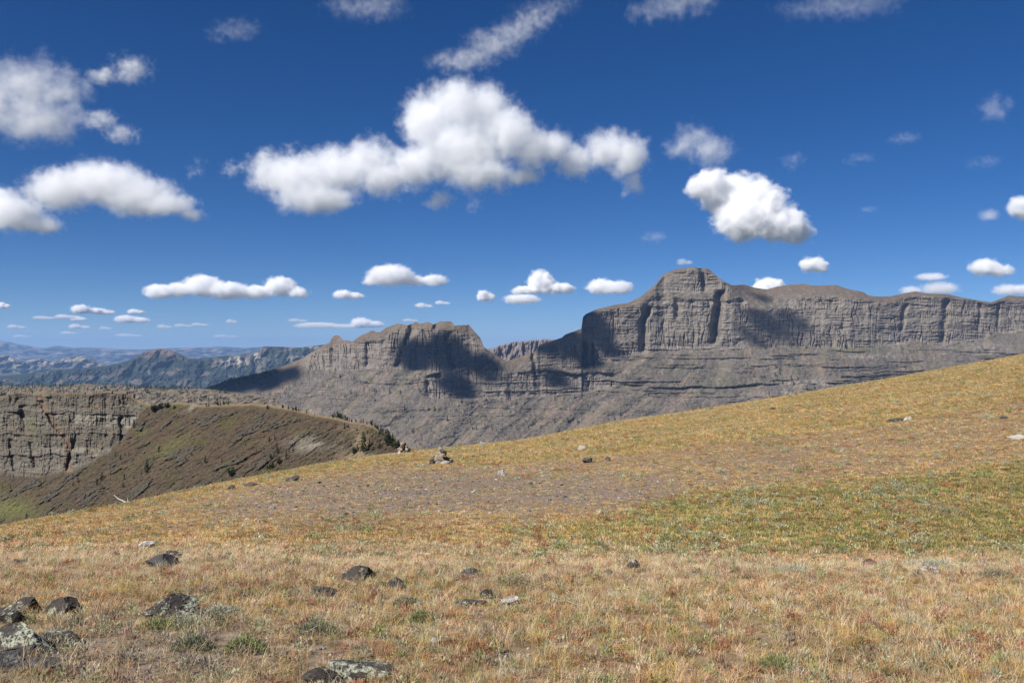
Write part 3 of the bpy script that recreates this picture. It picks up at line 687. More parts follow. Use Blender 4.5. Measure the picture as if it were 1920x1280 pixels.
    # clouds overhead, above the frame: they throw the drifting shadows on the massif
    def overhead(label, spots, tau=14):
        cs = []
        for px, py, rx, ry in spots:
            p = sheet_hit(MAIN, px, py); t = (CLOUD_H + 150 - p.z) / SUNV.z
            k = p.y / F
            cs.append((p + SUNV * t, Vector((rx * k, max(rx, ry) * k, ry * k * 1.0))))
        cloud(label, None, tau=tau * 2.4, soft=.25, amp=.5, centres=cs, vox=22, group='clouds overhead shading the massif', det=4)
    overhead('cloud above the view shading the neighbour peak', [(775, 664, 42, 18), (840, 666, 46, 18), (905, 682, 32, 16), (855, 722, 32, 14), (690, 630, 9, 6), (788, 612, 8, 5)])
    overhead('cloud above the view shading the butte left shoulder', [(1106, 594, 20, 18), (1066, 640, 34, 12), (1114, 622, 26, 14), (1030, 654, 22, 9), (1042, 708, 20, 10)])
    overhead('cloud above the view shading the long wall', [(1440, 606, 44, 8), (1488, 603, 34, 7), (1408, 630, 22, 9), (1430, 560, 22, 5)], 6)
    overhead('cloud above the view shading the left slopes', [(440, 714, 56, 18), (500, 712, 48, 16), (390, 732, 40, 14), (545, 700, 30, 10)], 12)
build_clouds()
print('clouds', round(time.time() - T0, 1))

# ---------------------------------------------------------------- conifers
def leaf_mat(name, base, var, trans=.25):
    m, n, b = new_mat(name)
    a = N(n, 'ShaderNodeAttribute', attribute_name='tint', attribute_type='GEOMETRY')
    oi = N(n, 'ShaderNodeObjectInfo')
    mr = N(n, 'ShaderNodeMapRange'); mr.inputs[3].default_value = 1 - var; mr.inputs[4].default_value = 1 + var
    n.links.new(oi.outputs['Random'], mr.inputs[0])
    mul = N(n, 'ShaderNodeVectorMath', operation='MULTIPLY'); n.links.new(a.outputs['Color'], mul.inputs[0]); n.links.new(mr.outputs[0], mul.inputs[1])
    n.links.new(mul.outputs[0], b.inputs['Base Color'])
    tr = N(n, 'ShaderNodeBsdfTranslucent'); n.links.new(mul.outputs[0], tr.inputs['Color'])
    mx = N(n, 'ShaderNodeMixShader', Fac=trans)
    o = n.nodes['Material Output']
    n.links.new(b.outputs[0], mx.inputs[1]); n.links.new(tr.outputs[0], mx.inputs[2]); n.links.new(mx.outputs[0], o.inputs['Surface'])
    return m
M_NEEDLE = leaf_mat('needles', None, .3, .15)
M_BARK = tinted('bark', 6, .35)
M_SNAG = tinted('weathered_wood', 4, .35)

def tube(path, radii, sides=6):
    """A tapered limb along a path of points."""
    co, fa = [], []
    path = [Vector(p) for p in path]
    for i, p in enumerate(path):
        d = (path[min(i + 1, len(path) - 1)] - path[max(i - 1, 0)]).normalized()
        u = d.orthogonal().normalized(); w = d.cross(u)
        for s in range(sides):
            a = 2 * math.pi * s / sides
            co.append(p + (u * math.cos(a) + w * math.sin(a)) * radii[i])
    for i in range(len(path) - 1):
        for s in range(sides):
            a, b = i * sides + s, i * sides + (s + 1) % sides
            fa.append((a, b, b + sides, a + sides))
    return [tuple(c) for c in co], fa

def join(parts):
    co, fa = [], []
    for c, f in parts:
        o = len(co); co += c; fa += [tuple(i + o for i in q) for q in f]
    return co, fa

def make_tree(kind, seed):
    """Unit height conifer: trunk mesh and crown mesh of many needle sprays."""
    r = random.Random(seed)
    lean = (r.uniform(-.03, .03), r.uniform(-.03, .03))
    top = .97
    tp = [(lean[0] * t * t, lean[1] * t * t, -.06 + t * (top + .06)) for t in (0, .3, .6, 1)]
    parts = [tube(tp, [.022, .016, .011, .003])]
    quads, cols = [], []
    tops = [(0, 0, 1.0, 1.0)]
    if kind == 'pine': tops = [(0, 0, 1.0, 1.0), (r.uniform(-.16, .16), r.uniform(-.1, .1), .78, .8), (r.uniform(-.2, .2), r.uniform(-.12, .12), .62, .75)]
    if kind == 'clump': tops = [(r.uniform(-.35, .35), r.uniform(-.2, .2), r.uniform(.6, 1), .8) for _ in range(5)]
    R0 = {'fir': .17, 'pine': .2, 'clump': .24}[kind]; low = {'fir': .06, 'pine': .16, 'clump': .02}[kind]
    for tx, ty, h, sc_ in tops:
        levels = 17 if len(tops) == 1 else 11
        for li in range(levels):
            t = (li + r.random() * .8) / levels
            z = low + (h - low) * t
            prof = (1 - t) ** .75 if kind == 'fir' else math.sin(math.pi * min(1, .25 + .75 * t)) ** .8 * .95
            for bi in range(r.randint(5, 7)):
                if r.random() < .12: continue
                a = r.random() * 6.283; L = R0 * sc_ * prof * r.uniform(.55, 1.2) + .012
                cx, cy = tx * min(1, z / h * 1.4) + lean[0] * z * z, ty * min(1, z / h * 1.4) + lean[1] * z * z
                dr = Vector((math.cos(a), math.sin(a), r.uniform(-.35, .12)))
                if L > .06: parts.append(tube([(cx, cy, z), tuple(Vector((cx, cy, z)) + dr * L * .8)], [.004, .0015], 3))
                for q in range(6 if L > .07 else 3):
                    f = r.uniform(.25, 1.0)
                    p = Vector((cx, cy, z)) + dr * L * f + Vector((r.gauss(0, .012), r.gauss(0, .012), r.gauss(0, .012)))
                    d = (dr + Vector((r.gauss(0, .5), r.gauss(0, .5), r.gauss(.15, .4)))).normalized()
                    s = Vector((r.gauss(0, 1), r.gauss(0, 1), r.gauss(0, 1))).cross(d).normalized()
                    l = r.uniform(.045, .08); w = r.uniform(.016, .030)
                    quads.append((p - s * w, p + d * l - s * w * .4, p + d * l + s * w * .4, p + s * w))
                    g = r.uniform(.7, 1.35); br = r.random() < .06
                    cols += [((.05, .065, .022) if not br else (.10, .065, .03)) if False else tuple(x * g for x in ((.048, .068, .026) if not br else (.12, .075, .035)))] * 4
    co, fa = join(parts)
    trunk = raw_mesh('trunk', co, fa, [(.13, .105, .085)] * len(co), M_BARK, True)
    vc = [tuple(v) for q in quads for v in q]
    crown = raw_mesh('crown', vc, np.arange(len(vc)).reshape(-1, 4), cols, M_NEEDLE)
    return trunk, crown

def make_snag(seed):
    r = random.Random(seed)
    parts = [tube([(0, 0, -.05), (r.uniform(-.02, .02), 0, .5), (r.uniform(-.05, .05), 0, 1)], [.02, .014, .004])]
    br = []
    for i in range(16):
        z = r.uniform(.25, .92); a = r.random() * 6.283; L = r.uniform(.04, .16) * (1.15 - z)
        br.append(tube([(0, 0, z), (math.cos(a) * L, math.sin(a) * L, z + r.uniform(-.04, .06))], [.005, .002], 3))
    co, fa = join(parts); cb, fb = join(br)
    return raw_mesh('trunk', co, fa, [(.30, .27, .24)] * len(co), M_SNAG, True), raw_mesh('branches', cb, fb, [(.27, .25, .22)] * len(cb), M_SNAG)

PROTO = {'fir': [make_tree('fir', s) for s in (1, 2, 3, 4)], 'pine': [make_tree('pine', s) for s in (5, 6, 7)], 'clump': [make_tree('clump', s) for s in (8, 9)], 'snag': [make_snag(s) for s in (10, 11, 12)]}
SQ = {'fir': 1.0, 'pine': 1.15, 'clump': 1.1, 'snag': 1.0}
def place_tree(px, py, h, kind, label, group, S=None):
    p = sheet_hit(S or RIDGE, px, py)
    H = h / F * p.y
    name = {'fir': 'fir_tree', 'pine': 'pine_tree', 'clump': 'pine_thicket', 'snag': 'dead_tree'}[kind]
    root = bpy.data.objects.new(name, None); COL.objects.link(root); root.empty_display_size = .5
    root.location = p; s = H; w = SQ[kind] * random.uniform(.85, 1.2)
    root.scale = (s * w, s * w, s); root.rotation_euler = (0, 0, random.random() * 6.28)
    tag(root, label, 'tree', group)
    a, b = random.choice(PROTO[kind])
    link('trunk', a, root); link('branches' if kind == 'snag' else 'crown', b, root, kind='stuff' if kind == 'snag' else None)

ORD = 'first second third fourth fifth sixth seventh eighth ninth tenth eleventh twelfth thirteenth fourteenth fifteenth sixteenth seventeenth eighteenth nineteenth twentieth'.split()
def ordinal(i, n):
    if i == 0: return 'leftmost '
    if i == n - 1: return 'rightmost '
    return (ORD[i] if i < n / 2 else ORD[n - 1 - i]) + (' from left, ' if i < n / 2 else ' from right, ')
def build_trees():
    G = [('small conifer of the tight cluster on the spur crest', 'conifers clustered on the spur crest', 'fir pine', [(625, 783, 8), (628, 782, 9), (632, 784, 13), (637, 785, 12), (641, 786, 12), (645, 787, 10), (648, 788, 10), (651, 789, 9), (655, 790, 7), (659, 791, 6)]),
        ('conifer of the string along the falling spur crest', 'conifers strung down the end of the spur', 'fir pine', [(667, 791, 6), (677, 793, 9), (681, 793, 9), (688, 795, 7), (698, 798, 12), (703, 801, 9), (706, 804, 8), (709, 806, 11), (714, 813, 17), (711, 815, 9), (718, 816, 12), (723, 823, 18), (736, 823, 12), (731, 829, 16), (728, 835, 30), (735, 838, 20), (741, 839, 18), (746, 837, 14), (724, 829, 12), (753, 836, 9)]),
        ('lone small conifer on the bare nose of the spur', 'lone conifers on the bare nose of the spur', 'fir', [(646, 804, 12), (653, 802, 7), (669, 808, 7), (628, 803, 5), (704, 824, 6), (707, 830, 6), (712, 841, 12), (693, 838, 15), (658, 837, 7)]),
        ('conifer standing in the saddle beside the cliff top', 'conifers in the saddle beside the cliff', 'pine clump', [(284, 769, 11), (289, 771, 17), (296, 768, 12), (303, 766, 15), (314, 764, 13), (326, 767, 9)]),
        ('small conifer on the rim of the pale cliff', 'conifers on the cliff rim', 'pine', [(211, 738, 6), (239, 739, 6), (252, 747, 10), (250, 752, 8), (17, 745, 7), (60, 737, 5), (160, 739, 5)]),
        ('small conifer on the level part of the spur skyline', 'conifers on the level spur skyline', 'fir pine', [(387, 762, 7), (391, 761, 6), (409, 760, 8), (413, 760, 8), (419, 759, 7), (428, 759, 9), (502, 767, 9), (530, 765, 8), (541, 767, 6), (549, 769, 7), (555, 770, 9), (560, 771, 7), (575, 775, 7), (590, 778, 5)]),
        ('small dark conifer scattered over the brown face', 'conifers scattered on the spur face', 'fir', [(298, 848, 13), (251, 801, 15), (216, 856, 9), (226, 862, 10), (234, 854, 6), (241, 854, 6), (233, 899, 11), (231, 914, 10), (207, 890, 7), (251, 897, 6), (265, 889, 6), (416, 866, 10), (481, 847, 6), (505, 828, 11), (515, 825, 10), (549, 848, 9), (385, 868, 14), (360, 855, 6), (330, 880, 6), (460, 835, 6), (445, 858, 6), (340, 810, 6), (420, 815, 5)]),
        ('conifer of the loose group low on the brown face', 'loose group of conifers low on the spur face', 'fir pine', [(520, 850, 17), (508, 861, 11), (514, 856, 8), (537, 861, 16), (524, 871, 15), (511, 878, 14), (501, 881, 11), (506, 880, 12)]),
        ('small conifer in the gully below the pale cliff', 'conifers below the pale cliff', 'fir', [(20, 916, 8), (50, 974, 12), (125, 961, 9), (5, 914, 6), (191, 901, 15), (182, 910, 14), (137, 911, 9), (146, 904, 10), (95, 925, 6), (160, 930, 6), (75, 905, 6)]),
        ('bare grey dead tree on the spur skyline', 'bare dead trees on the spur skyline', 'snag', [(440, 759, 8), (452, 758, 7), (465, 758, 6), (520, 763, 7), (565, 772, 8), (600, 780, 7), (608, 781, 6), (617, 783, 7), (662, 791, 6), (672, 792, 6)])]
    for label, group, kinds, spots in G:
        for i, (px, py, h) in enumerate(sorted(spots)):
            k = random.choice(kinds.split())
            place_tree(px, py, h, k, ordinal(i, len(spots)) + label, group)
    place_tree(275, 885, 24, 'fir', 'tall narrow dark conifer alone at left on the brown face', None)
    place_tree(435, 891, 19, 'clump', 'broad dark pine thicket low in the middle of the brown face', None)
    place_tree(682, 848, 37, 'fir', 'tallest conifer on the pale tan patch at the spur end', None)
    place_tree(664, 850, 15, 'clump', 'bushy thicket left of the tallest conifer on the tan patch', None)
    place_tree(670, 843, 12, 'fir', 'short conifer between the thicket and the tallest conifer', None)
build_trees()

# far woods that read as one mass
def woods(name, label, spots, col, spread=.35):
    """spots: position, height, half width. Each a ragged little spire."""
    co, fa, cc = [], [], []
    for p, h, w in spots:
        n = 4; o = len(co); a0 = random.random() * 6.28; tiers = 3 if w > .12 * h else 1
        g = random.uniform(.6, 1.3); c3 = tuple(x * g for x in col)
        for k in range(tiers):
            z0 = h * (.05 + .3 * k); z1 = h * (.45 + .3 * k) if tiers > 1 else h; r = w * (1 - .28 * k)
            o = len(co)
            for s in range(n):
                a = a0 + k + s * 6.283 / n; q = r * random.uniform(.6, 1.25)
                co.append((p.x + q * math.cos(a), p.y + q * math.sin(a), p.z + z0 - (h * .1 if k == 0 else 0)))
            co.append((p.x + random.uniform(-.2, .2) * w, p.y, p.z + min(z1, h)))
            cc += [c3] * (n + 1)
            fa += [(o + s, o + (s + 1) % n, o + n) for s in range(n)]
    link(name, raw_mesh(name, co, fa, cc, M_FAR), kind='stuff', label=label)

def build_woods():
    sp = []
    for i in range(1500):                       # line of trees on the bench skyline
        px = random.uniform(-120, 430)
        dens = .5 + .5 * float(perlin(px * .02, 3.3, seed=601)) + .25 * float(perlin(px * .09, 1.3, seed=602))
        if random.random() > max(0, dens * 1.6 - .55): continue
        j = int(np.searchsorted(BENCH[0], px)); py = BENCH[2][-1, min(j, len(BENCH[0]) - 1)] + abs(random.gauss(0, 2.2))
        p = sheet_hit(BENCH, px, py); h = random.uniform(2, 5) + 5 * random.random() ** 3; sp.append((p, h, h * .3))
    for i in range(1100):
        px = random.uniform(-120, 430); py = random.uniform(722, 760)
        if float(perlin(px * .03, py * .09, seed=605)) + .5 * float(perlin(px * .11, py * .25, seed=606)) < .12: continue
        p = sheet_hit(BENCH, px, py); h = random.uniform(3, 8); sp.append((p, h, h * .3))
    for i in range(700):                        # shaded forest edge on the massif's left flank
        px = random.uniform(340, 520); py = float(SKY_MAIN(px)) + 2 + abs(random.gauss(0, 8))
        if random.random() > .55 + .45 * float(perlin(px * .05, py * .05, seed=603)): continue
        p = sheet_hit(MAIN, px, py); h = random.uniform(6, 11); sp.append((p, h, h * .26))
    woods('far_wood', 'dark line of far trees along the bench and the shaded flank', sp, (.035, .05, .028))
    sp = []
    for i in range(15000):
        px = random.uniform(480, 1720); top = float(SKY_MAIN(px))
        py = random.uniform(max(648, top + 30), 850)
        if float(perlin(px * .018, py * .03, seed=611)) + .4 * float(perlin(px * .08, py * .1, seed=612)) < .02: continue
        if py > float(CREST(px)) + 4: continue
        p = sheet_hit(MAIN, px, py); h = random.uniform(7, 14); sp.append((p, h, random.uniform(.5, 1.0)))
    woods('burnt_forest', 'grey standing dead trunks of a burnt forest on the far slopes', sp, (.12, .11, .10))
    sp = []
    for i in range(3000):
        px = random.uniform(560, 1720); py = random.uniform(645, 830)
        d = blob(px, py, 1460, 690, 25, 45) + blob(px, py, 1500, 710, 30, 12) + .7 * blob(px, py, 1440, 655, 14, 14) + .5 * blob(px, py, 690, 725, 60, 25) + .4 * blob(px, py, 850, 765, 60, 25) + .7 * blob(px, py, 1560, 655, 60, 5) + .6 * blob(px, py, 1515, 722, 18, 10) + .2 * blob(px, py, 1000, 780, 200, 40)
        if random.random() > d * .5 or py > float(CREST(px)) + 3 or py < float(SKY_MAIN(px)) + 20: continue
        p = sheet_hit(MAIN, px, py); h = random.uniform(9, 16); sp.append((p, h, h * .3))
    woods('far_conifers', 'small dark conifers dotted on the ledges of the far slopes', sp, (.035, .05, .025))
build_woods()
print('trees', round(time.time() - T0, 1))

# ---------------------------------------------------------------- rocks
def rock_mat(name, base, lichen, amount, spots=(.5, .5, .45), rust=0.0):
    m, n, b = new_mat(name)
    tc = N(n, 'ShaderNodeTexCoord'); oi = N(n, 'ShaderNodeObjectInfo')
    add = N(n, 'ShaderNodeVectorMath', operation='ADD'); n.links.new(tc.outputs['Object'], add.inputs[0]); n.links.new(oi.outputs['Random'], add.inputs[1])
    big = N(n, 'ShaderNodeTexNoise', Scale=7, Detail=6, Roughness=.65); fine = N(n, 'ShaderNodeTexNoise', Scale=38, Detail=6, Roughness=.7); sp = N(n, 'ShaderNodeTexNoise', Scale=16, Detail=5, Roughness=.7)
    for t in (big, fine, sp): n.links.new(add.outputs[0], t.inputs['Vector'])
    r0 = N(n, 'ShaderNodeValToRGB'); r0.color_ramp.elements[0].position = .3; r0.color_ramp.elements[1].position = .75
    r0.color_ramp.elements[0].color = (*[x * .55 for x in base], 1); r0.color_ramp.elements[1].color = (*[x * 1.5 for x in base], 1)
    n.links.new(fine.outputs['Fac'], r0.inputs['Fac'])
    r1 = N(n, 'ShaderNodeValToRGB'); th = .5 + .16 * (1 - 2 * amount); r1.color_ramp.elements[0].position = th; r1.color_ramp.elements[1].position = th + .07
    n.links.new(big.outputs['Fac'], r1.inputs['Fac'])
    r2 = N(n, 'ShaderNodeValToRGB'); r2.color_ramp.elements[0].position = .42; r2.color_ramp.elements[1].position = .52; n.links.new(fine.outputs['Fac'], r2.inputs['Fac'])
    f = N(n, 'ShaderNodeMath', operation='MULTIPLY'); n.links.new(r1.outputs[0], f.inputs[0]); n.links.new(r2.outputs[0], f.inputs[1])
    mx = N(n, 'ShaderNodeMixRGB'); mx.inputs['Color2'].default_value = (*lichen, 1); n.links.new(f.outputs[0], mx.inputs['Fac']); n.links.new(r0.outputs[0], mx.inputs['Color1'])
    r3 = N(n, 'ShaderNodeValToRGB'); r3.color_ramp.elements[0].position = .62; r3.color_ramp.elements[1].position = .67; n.links.new(sp.outputs['Fac'], r3.inputs['Fac'])
    mx2 = N(n, 'ShaderNodeMixRGB'); mx2.inputs['Color2'].default_value = (*spots, 1); n.links.new(r3.outputs[0], mx2.inputs['Fac']); n.links.new(mx.outputs[0], mx2.inputs['Color1'])
    n.links.new(mx2.outputs[0], b.inputs['Base Color'])
    bp = N(n, 'ShaderNodeBump', Strength=.8, Distance=.03); n.links.new(fine.outputs['Fac'], bp.inputs['Height']); n.links.new(bp.outputs[0], b.inputs['Normal'])
    return m
M_ROCK = rock_mat('dark_lichen_rock', (.07, .062, .055), (.34, .34, .25), .34)
M_ROCK_BARE = rock_mat('bare_dark_rock', (.085, .08, .078), (.30, .30, .26), .12, (.3, .3, .28))
M_ROCK_LICHEN = rock_mat('lichen_crusted_rock', (.07, .062, .056), (.42, .44, .34), .52)
M_ROCK_PALE = rock_mat('pale_rock', (.38, .35, .31), (.5, .49, .45), .4)
M_ROCK_WHITE = rock_mat('white_lichen_rock', (.30, .28, .25), (.62, .62, .58), .6, (.12, .11, .1))
M_ROCK_TAN = rock_mat('tan_rock', (.34, .26, .18), (.42, .36, .26), .3)
M_ROCK_PURPLE = rock_mat('purplish_rock', (.085, .06, .06), (.2, .18, .16), .1, (.2, .18, .17))
import bmesh
def ico(sub):
    bm = bmesh.new(); bmesh.ops.create_icosphere(bm, subdivisions=sub, radius=1.0)
    co = np.array([v.co[:] for v in bm.verts]); fa = np.array([[v.index for v in f.verts] for f in bm.faces]); bm.free()
    return co, fa
ICO = {s: ico(s) for s in (2, 3, 4, 5)}
def rock_shape(w, d, h, seed, sub=4, cuts=9, shape=None, rough=.05):
    """A weathered block: a sphere cut by random planes, stretched, roughened; shape(x,y,z) may bend it."""
    r = np.random.default_rng(seed)
    co, fa = ICO[sub]; co = co.copy()
    for _ in range(cuts):
        nrm = r.normal(size=3); nrm /= np.linalg.norm(nrm); k = r.uniform(.35, .75)
        t = co @ nrm - k
        co -= np.maximum(t, 0)[:, None] * nrm * .98
    co *= 1.0 / np.abs(co).max(0)
    s = seed * 3.7
    n = fbm(co[:, 0] * 1.3 + s, co[:, 1] * 1.3, co[:, 2] * 1.3, octv=3, seed=seed); n2 = fbm(co[:, 0] * 4 + s, co[:, 1] * 4, co[:, 2] * 4, octv=4, gain=.65, seed=seed + 1)
    ln = np.linalg.norm(co, axis=1, keepdims=True)
    co = co + co / ln * (rough * 1.6 * n + rough * n2)[:, None]
    # crevices
    cr = np.abs(fbm(co[:, 0] * 1.8 + s, co[:, 1] * 1.8, co[:, 2] * 2.6, octv=2, seed=seed + 2))
    co = co * (1 - .10 * np.exp(-(cr / .05) ** 2))[:, None]
    co = co * np.array([w / 2, d / 2, h / 2])
    if shape is not None: co = shape(co)
    return co, fa
def rock(label, px, py, w, h, mat, seed, name='rock', shape=None, depth=.8, buried=.38, rot=0.0, sub=4, tilt=0.0, group=None, category='rock', cuts=9):
    """py is the pixel row where the rock meets the grass in front; w, h in pixels of the part that shows."""
    p = ground_hit(px, py); k = p.y / F
    W = w * k; H = h * k / (1 - buried)
    co, fa = rock_shape(W, W * depth, H, seed, sub, cuts, shape)
    if tilt:
        c, s = math.cos(tilt), math.sin(tilt); x = co[:, 0] * c - co[:, 2] * s; z = co[:, 0] * s + co[:, 2] * c; co[:, 0], co[:, 2] = x, z
    o = link(name, raw_mesh(name, co, fa, None, mat, False))
    o.location = p + Vector((0, W * depth * .35, H * (.5 - buried)))
    o.rotation_euler = (0, 0, rot)
    tag(o, label, category, group)
    return o
def wedge(a, b=0):     # higher towards +x by a, pinched top by b
    def f(co):
        x = co[:, 0] / (np.abs(co[:, 0]).max() + 1e-6); z = co[:, 2] / (np.abs(co[:, 2]).max() + 1e-6)
        co[:, 2] *= (1 + a * x); co[:, :2] *= (1 - b * np.clip(z, 0, 1))[:, None]
        return co
    return f
def build_rocks():
    rock('dark pyramid shaped rock with greenish lichen, highest of the middle rocks', 662, 1089, 76, 36, M_ROCK, 11, shape=wedge(-.1, .55), buried=.38)
    rock('smooth dark slab tilted up to the right, left of the pyramid rock', 607, 1119, 58, 19, M_ROCK_BARE, 12, shape=wedge(.25), tilt=-.28, depth=.5)
    rock('left and smaller of the two touching dark rocks', 716, 1101, 30, 14, M_ROCK_BARE, 13, shape=wedge(.2))
    rock('right and larger of the two touching dark rocks', 745, 1106, 42, 19, M_ROCK, 14, shape=wedge(-.15, .3))
    rock('low dark rock right of the two touching rocks', 786, 1102, 28, 9, M_ROCK_BARE, 15)
    rock('tiny dark stone above the tilted slab', 642, 1104, 10, 6, M_ROCK_BARE, 16, sub=3)
    rock('low dark stepped outcrop in the grass left of centre', 300, 1066, 78, 22, M_ROCK_BARE, 17, shape=wedge(.2, .2))
    rock('lichen topped block on the stepped outcrop', 324, 1050, 44, 16, M_ROCK_LICHEN, 18, buried=.2)
    rock('small dark knob at the right end of the stepped outcrop', 350, 1043, 14, 8, M_ROCK_BARE, 19, sub=3)
    rock('white weathered stone lying in grass above the stepped outcrop', 275, 1027, 34, 12, M_ROCK_WHITE, 20)
    rock('long dark block with crusts of pale lichen on top', 310, 1160, 112, 42, M_ROCK_LICHEN, 21, sub=5, shape=wedge(-.05, .1), depth=.6, cuts=12, buried=.4)
    rock('big dark lichen covered outcrop in the lower left corner', 14, 1236, 160, 52, M_ROCK_LICHEN, 22, sub=5, shape=wedge(-.35, .15), depth=.8, buried=.5, cuts=12)
    rock('dark boulder below the big corner outcrop', 8, 1262, 90, 40, M_ROCK_BARE, 23, sub=5, depth=.7)
    rock('flat broken slab crusted with lichen right of the corner outcrop', 88, 1214, 96, 24, M_ROCK_LICHEN, 62, sub=5, shape=wedge(-.3), depth=.7, buried=.5)
    rock('grey slab leaning at the foot of the corner outcrop', 50, 1262, 110, 34, M_ROCK_BARE, 24, sub=5, shape=wedge(.3, .2), depth=.5)
    rock('knobbly lichen rock behind the big corner outcrop', 48, 1152, 62, 30, M_ROCK_LICHEN, 25, depth=.7)
    rock('rough rock half hidden in straw right of the knobbly rock', 118, 1152, 84, 26, M_ROCK, 26, shape=wedge(-.2, .2))
    rock('flat dark rock at the left edge beside the knobbly rock', 2, 1172, 70, 32, M_ROCK_LICHEN, 27)
    rock('small low rock between the straw and the long lichen block', 203, 1158, 34, 16, M_ROCK_BARE, 28)
    rock('lichen crusted boulder cut by the bottom edge', 672, 1282, 150, 46, M_ROCK_LICHEN, 29, sub=5, shape=wedge(.2, .2), buried=.5)
    rock('darker low stone left of the boulder at the bottom edge', 600, 1284, 80, 22, M_ROCK, 30, sub=5, buried=.5)
    rock('flat white stone in the grass near the bottom', 1060, 1219, 30, 9, M_ROCK_PALE, 31, depth=.6)
    rock('small pinkish stone left of the bare patch near the bottom', 873, 1228, 20, 8, M_ROCK_TAN, 32, sub=3)
    rock('grey lichen stone half sunk beside the straw', 810, 1210, 26, 12, M_ROCK_WHITE, 33, sub=3)
    rock('low dark rock right of centre on the bench edge', 883, 1081, 44, 13, M_ROCK_BARE, 34, shape=wedge(.1, .3))
    rock('tiny dark stone below the low rock on the bench edge', 911, 1092, 14, 7, M_ROCK_BARE, 35, sub=3)
    rock('small pointed dark rock on the bench edge', 1022, 1088, 24, 14, M_ROCK, 36, shape=wedge(-.2, .5))
    rock('dark lichen rock on the bench edge in the middle of the picture', 1188, 1068, 30, 18, M_ROCK_LICHEN, 37, shape=wedge(.1, .4))
    rock('low flat rock just left of the lichen rock on the bench edge', 1142, 1076, 26, 9, M_ROCK_BARE, 38)
    rock('thin grey slab end sticking out of the straw at centre', 880, 1137, 62, 15, M_ROCK_BARE, 39, shape=wedge(.3), tilt=-.2, depth=.5)
    rock('lichen flecked slab behind the thin grey slab', 915, 1122, 36, 14, M_ROCK, 40)
    rock('pale broken slab right of the thin grey slab', 958, 1134, 46, 13, M_ROCK_WHITE, 41)
    rock('purplish dark rock at right on the bench edge', 1632, 1063, 30, 19, M_ROCK_PURPLE, 42, shape=wedge(-.1, .4))
    rock('white weathered rock at far right on the bench edge', 1745, 1074, 44, 12, M_ROCK_WHITE, 43)
    rock('low grey rock right of the purplish rock', 1664, 1092, 24, 12, M_ROCK_WHITE, 44)
    rock('dark flat stones at the left edge below the gold strip', 26, 1058, 38, 8, M_ROCK_BARE, 45)
    rock('small dark stone right of the flat stones at left', 140, 1043, 16, 8, M_ROCK_BARE, 46, sub=3)
    rock('small dark stone left of the white weathered stone', 211, 1041, 16, 6, M_ROCK_BARE, 47, sub=3)
    rock('grey and white rock on the gravel patch below the cairns', 939, 893, 18, 13, M_ROCK_WHITE, 48, sub=3)
    rock('flat grey rock right of the gravel patch', 1105, 867, 26, 10, M_ROCK, 49, sub=3)
    rock('small dark rock beside the flat grey rock', 1141, 864, 11, 9, M_ROCK_BARE, 50, sub=3)
    rock('pale stone above the flat grey rock', 1092, 842, 18, 7, M_ROCK_PALE, 51, sub=3)
    rock('low rock on the crest right of the cairns', 903, 835, 14, 8, M_ROCK_WHITE, 52, sub=3)
    rock('grey rock at the crest left of the cairns', 548, 902, 32, 11, M_ROCK, 53, sub=3)
    rock('dark rock near the left crest below the dead branch', 432, 918, 16, 9, M_ROCK, 54, sub=3)
    rock('dark flat rock at the left crest', 470, 912, 40, 6, M_ROCK_BARE, 55, sub=3)
    rock('long low rock on the tan slope at upper right', 1683, 791, 36, 8, M_ROCK, 56, sub=3)
    rock('second low rock beside the long one at upper right', 1706, 788, 18, 7, M_ROCK_WHITE, 57, sub=3)
    rock('dark low rock at upper right near the picture edge', 1885, 785, 22, 8, M_ROCK_BARE, 58, sub=3)
    rock('pale rock at the right edge on the tan slope', 1912, 824, 34, 9, M_ROCK_PALE, 59, sub=3)
    rock('small dark rock high on the golden slope at right', 1450, 768, 14, 6, M_ROCK_BARE, 60, sub=3)
    rock('small whitish stone in the grass left of centre', 462, 976, 14, 6, M_ROCK_PALE, 61, sub=3)
build_rocks()

